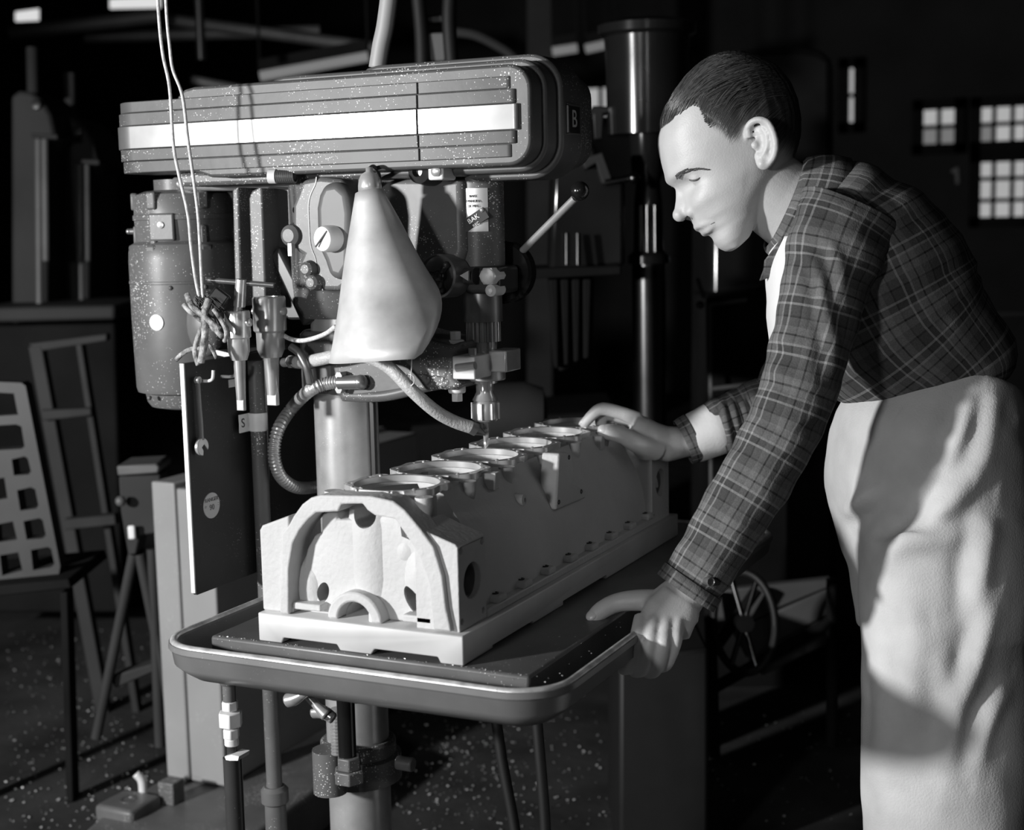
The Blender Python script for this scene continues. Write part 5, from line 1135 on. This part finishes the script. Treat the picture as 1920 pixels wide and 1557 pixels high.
poly_d([(205, 1270), (300, 1240), (300, 1256), (215, 1292)], 3.3, .05, 'stand_brace', 'bg_mid', ST)
# roof steel and glowing tubes
for k, (a, b, r, d) in enumerate((((20, 62), (300, 30), .035, 7.0), ((250, 28), (720, 92), .03, 7.2), ((160, 70), (600, 58), .03, 7.4), ((360, 150), (560, 190), .02, 6.0))):
    o = bar('roof_brace', pd(*a, d), pd(*b, d), r, 'bg_light'); tag(o, ['pale sloping roof brace above the round-topped columns', 'long roof brace falling towards the conduit', 'level roof brace behind the hanging cords', 'short roof brace just above the belt guard'][k], 'beam', 'roof braces')
o = bar('roof_drop_pipe', Vector((pd(378, -40, 5.5).x, pd(378, -40, 5.5).y, 5.2)), pd(378, 112, 5.5), .018, 'black'); tag(o, 'black vertical pipe hanging from the roof left of the conduit', 'pipe')
for k, (x0, y0, x1, y1, d, lab) in enumerate(((488, 143, 690, 106, 6.2, 'long dim glowing tube in place of a pipe glint above the middle of the belt guard'), (1036, 97, 1082, 90, 7.0, 'short piece of glowing tube left of the dark machine column'), (1098, 92, 1142, 82, 7.0, 'brighter piece of glowing tube touching the dark machine column'))):
    L_ = thing('glow_tube', pd((x0 + x1) / 2, (y0 + y1) / 2, d), lab, 'lamp', 'glowing tubes under the roof')  # long tube glows in place of the reflection on a roof pipe
    obj('tube', cyl(B(), pd(x0, y0, d), pd(x1, y1, d), .022), 'pane_dull', L_); obj('tube_housing', obox(B(), (pd(x0, y0, d) + pd(x1, y1, d)) / 2 + Z3 * .045, (pd(x1, y1, d) - pd(x0, y0, d)) * .5, LAT * .05, Z3 * .02), 'bg_dark', L_)
    for x, y in ((x0, y0), (x1, y1)): bar('tube_hanger', pd(x, y, d) + Z3 * .05, pd(x, y, d) + Z3 * 1.2, .006, 'bg_dark', L_)
for k, (x0, x1, y, lab) in enumerate(((28, 72, 32, 'bright skylight patch at the top left corner'), (205, 300, 8, 'bright skylight patch above the hanging cords'))):
    o = poly_d([(x0, y - 10), (x1, y - 16), (x1, y + 6), (x0, y + 8)], 8.4, .02, 'window_%d' % (6 + k), 'lamp_tube'); o['kind'] = 'structure'
o = poly_d([(988, -60), (1036, -60), (1036, 900), (988, 900)], 7.6, .2, 'roof_post', 'bg_mid'); tag(o, 'grey roof post behind the end of the belt guard', 'post')
# hanging switch box behind the guard
SB = thing('switch_box', pd(818, 90, 3.2), 'grey switch box hanging between two black cables above the guard', 'switch box')
poly_d([(803, 62), (835, 60), (836, 115), (804, 116)], 3.2, .06, 'box_cover', 'bg_light', SB, .004)
for pts in ([(782, -30), (790, 60), (792, 130)], [(845, -30), (842, 40), (848, 130)]): obj('box_cable', tube(B(), [Vector((pd(*pts[0], 3.2).x, pd(*pts[0], 3.2).y, 5.2))] + spline([pd(x, y, 3.2) for x, y in pts], 6), .016, 12), 'rubber', SB)
poly_d([(785, 30), (850, 26), (850, 42), (785, 46)], 3.22, .05, 'box_bracket', 'black', SB)
o = obj('roof_hose', tube(B(), spline([pd(x, y, 4.2) for x, y in ((850, 60), (890, 66), (930, 85), (960, 105), (990, 140))], 6), .014, 10), 'bg_mid'); tag(o, 'dim hose arching above the stepped end of the guard', 'hose')
# radial drill behind the man
RD = thing('radial_drill', (pd(1218, 1000, 3.5).x, pd(1218, 1000, 3.5).y, 0), 'dark glossy radial drill with a bright steel column behind the man', 'drill press')
ax_ = pd(1218, 700, 3.5)
def rz(y): 
    r = RM @ Vector((1218 - CX, -(y - CY), -F)); t = ((ax_ - CAM).x * -.43 + (ax_ - CAM).y * .9) / (r.x * -.43 + r.y * .9); return (CAM + r * t).z
pxm = 3.5 / F
lz = lambda prof, nm_, m: obj(nm_, lathe(B(), (ax_.x, ax_.y, 0), Z3, [(r * pxm, rz(y)) for r, y in prof], 40), m, RD)
lz([(31, 1010), (31, 495)], 'steel_column', 'bg_steel')
lz([(60, 1540), (60, 1180), (45, 1010), (36, 1000)], 'column_foot', 'bg_gloss')
lz([(38, 494), (38, 480), (28, 470), (26, 380), (22, 340), (30, 320), (34, 250)], 'column_sleeve', 'bg_gloss')
lz([(74, 252), (76, 110), (78, 70), (90, 64), (90, 48), (70, 40)], 'top_drum', 'bg_gloss')
for a in (-38, -8, 22): 
    n_ = (BACK * math.cos(math.radians(a)) + RIGHT * math.sin(math.radians(a))); n_.z = 0; n_.normalize(); c = Vector((ax_.x, ax_.y, 0)) + n_ * 28 * pxm
    bar('sleeve_rib', c + Z3 * rz(472), c + Z3 * rz(385), .006, 'bg_steel', RD)
poly_d([(1035, 335), (1060, 262), (1110, 262), (1140, 330), (1172, 335), (1172, 500), (1030, 512)], 3.35, .25, 'drill_saddle', 'bg_gloss', RD, .012)
poly_d([(985, 505), (1165, 498), (1165, 516), (985, 524)], 3.3, .3, 'saddle_apron', 'bg_dark', RD)
for k in range(4): poly_d([(1030 + 21 * k, 524), (1046 + 21 * k, 523), (1048 + 19 * k, 690 - 6 * k), (1040 + 18 * k, 692 - 6 * k)], 3.34, .1, 'motor_fin', 'bg_dark', RD)
poly_d([(1028, 522), (1114, 518), (1112, 670), (1048, 700)], 3.38, .2, 'saddle_motor', 'bg_dark', RD, .01)
bar('saddle_crank', pd(1135, 343, 3.3), pd(1200, 331, 3.3), .008, 'bg_steel', RD); obj('crank_ball', ball(B(), pd(1188, 334, 3.28), .013, 14), 'bg_steel', RD)
for rx in (1063, 1084): bar('saddle_rod', pd(rx, 438, 3.32), pd(rx, 497, 3.32), .006, 'bg_steel', RD)
poly_d([(1090, 300), (1130, 285), (1150, 340), (1130, 345), (1118, 305), (1098, 318)], 3.3, .04, 'saddle_lever', 'bg_mid', RD)
poly_d([(1066, 196), (1090, 196), (1094, 206), (1108, 206), (1112, 198), (1142, 200), (1142, 212), (1132, 214), (1130, 262), (1114, 262), (1112, 216), (1094, 214), (1092, 262), (1068, 262)], 3.4, .05, 'saddle_handle', 'black', RD)
# dark hood and cabinet behind his head, knob and rails
o = poly_d([(1330, 102), (1345, 92), (1500, 84), (1540, 92), (1565, 108), (1575, 1300), (1320, 1300)], 4.2, .4, 'machine_hood', 'bg_gloss', None, .05); tag(o, 'large black machine hood behind the man\'s head', 'machine')
CBK = thing('dark_cabinet', (pd(1400, 900, 4.0).x, pd(1400, 900, 4.0).y, 0), 'black cabinet with faint pale edges between the steel column and the man', 'cabinet')
poly_d([(1330, 560), (1480, 545), (1480, 1330), (1330, 1335)], 4.0, .4, 'cabinet_case', 'bg_dark', CBK, .01)
for a, b in (((1330, 572), (1400, 562)), ((1330, 730), (1480, 712)), ((1332, 572), (1334, 1000))): bar('cabinet_trim', pd(*a, 3.97), pd(*b, 3.97), .006, 'bg_light', CBK)
obj('cabinet_knob', ball(B(), pd(1313, 572, 3.9), .011, 12), 'bg_steel', CBK); bar('cabinet_latch', pd(1308, 522, 3.9), pd(1320, 560, 3.9), .005, 'bg_steel', CBK)
o = obj('bench_motor', lathe(B(), pd(950, 775, 3.4), RIGHT, [(.05, -.06), (.07, -.04), (.075, .04), (.06, .085), (.02, .095)], 28), 'bg_mid'); tag(o, 'dim rounded motor on the bench behind the drill chuck', 'motor')
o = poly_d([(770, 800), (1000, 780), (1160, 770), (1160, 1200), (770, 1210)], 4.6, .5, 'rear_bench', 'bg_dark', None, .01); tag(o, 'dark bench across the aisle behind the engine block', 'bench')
# things on the floor at the right
o = poly_d([(1160, 1235), (1330, 1215), (1330, 1700), (1160, 1700)], 2.95, .35, 'shadow_block', 'rubber', None, .01); tag(o, 'black pedestal standing below the man\'s near hand', 'shadow block')  # black block added where the floor is only in shadow
PLT = thing('slatted_stand', (pd(1450, 1260, 3.5).x, pd(1450, 1260, 3.5).y, 0), 'low grey stand of slanting planks beyond the tray', 'stand')
for k, (a, b, c, d_) in enumerate((((1335, 1110), (1560, 1085), (1560, 1100), (1338, 1190)), ((1372, 1185), (1560, 1102), (1560, 1150), (1400, 1235)), ((1405, 1240), (1560, 1152), (1560, 1205), (1430, 1268)))): poly_d([a, b, c, d_], 3.5 + .01 * k, .03, 'plank', 'bg_light', PLT)
for a, b in (((1330, 1110), (1340, 1420)), ((1560, 1085), (1560, 1400)), ((1260, 1330), (1420, 1105)), ((1340, 1290), (1560, 1165))): bar('stand_bar', pd(*a, 3.45), pd(*b, 3.45), .014, 'bg_dark', PLT)
HWL = thing('hand_wheel', pd(1395, 1165, 3.2), 'black spoked handwheel with two bright spokes beside the stand', 'handwheel')
c = pd(1395, 1168, 3.2); ring = [c + RIGHT * .10 * math.cos(t) * .6 + UP * .11 * math.sin(t) + BACK * .05 * math.cos(t) for t in [2 * math.pi * i / 40 for i in range(41)]]
obj('wheel_rim', tube(B(), ring, .009, 10, False), 'rubber', HWL); obj('wheel_hub', lathe(B(), c, BACK, [(.02, -.02), (.02, .02)], 18), 'black_gloss', HWL)
for a in (65, 115, 245, 295): t = math.radians(a); bar('spoke', c, c + RIGHT * .06 * math.cos(t) + UP * .108 * math.sin(t) + BACK * .05 * math.cos(t), .006, 'bg_steel', HWL)
o = poly_d([(1786, 318), (1798, 312), (1800, 345), (1794, 346), (1793, 326), (1786, 324)], 6.5, .03, 'wall_bracket', 'bg_light'); tag(o, 'small pale bracket on the dark wall between the windows', 'bracket')
o = bar('bench_rail', pd(1855, 590, 5.0), pd(1960, 588, 5.0), .012, 'bg_light'); tag(o, 'dim horizontal rail behind the man\'s back', 'rail')
# ================================================================== swarf: loose chips nobody could count
def chips(name, n, gen, label, size):
    bm = B()
    for i in range(n):
        p = gen(); s = size * random.uniform(.4, 1.3); vs = [bm.verts.new(p + Vector((random.uniform(-s, s), random.uniform(-s, s), random.uniform(0, s * .8)))) for _ in range(4)]
        bm.faces.new((vs[0], vs[1], vs[2])); bm.faces.new((vs[0], vs[2], vs[3])); bm.faces.new((vs[0], vs[3], vs[1]))
    o = obj(name, bm, 'chip', None, smooth=False); tag(o, label, 'swarf', kind='stuff')
def fl():
    r = random.random()
    if r < .45: return P(random.uniform(10, 330), random.uniform(1180, 1557), Z=.002)
    if r < .9: return P(random.gauss(900, 130), random.gauss(1440, 90), Z=.002)
    return P(random.uniform(1050, 1600), random.uniform(1330, 1550), Z=.002)
def fl2():
    while True:
        p = fl()
        if -3.5 < p.x < 3 and p.y < 6: return p
chips('floor_swarf', 1500, fl2, 'bright metal chips scattered over the dark floor', .0042)
def ft():
    r = random.random()
    if r < .5: return Vector((random.uniform(-.36, .09), random.uniform(-.045, -.010), T - .044))
    if r < .75: return Vector((random.uniform(-.36, .085), random.uniform(-.003, .002) , T - .001))
    return Vector((random.uniform(.02, .125), random.uniform(-.03, .3), T - .001 if random.random() < .4 else T - .044))
chips('tray_swarf', 420, ft, 'bright metal chips lying in the coolant tray and on the table edge', .0016)
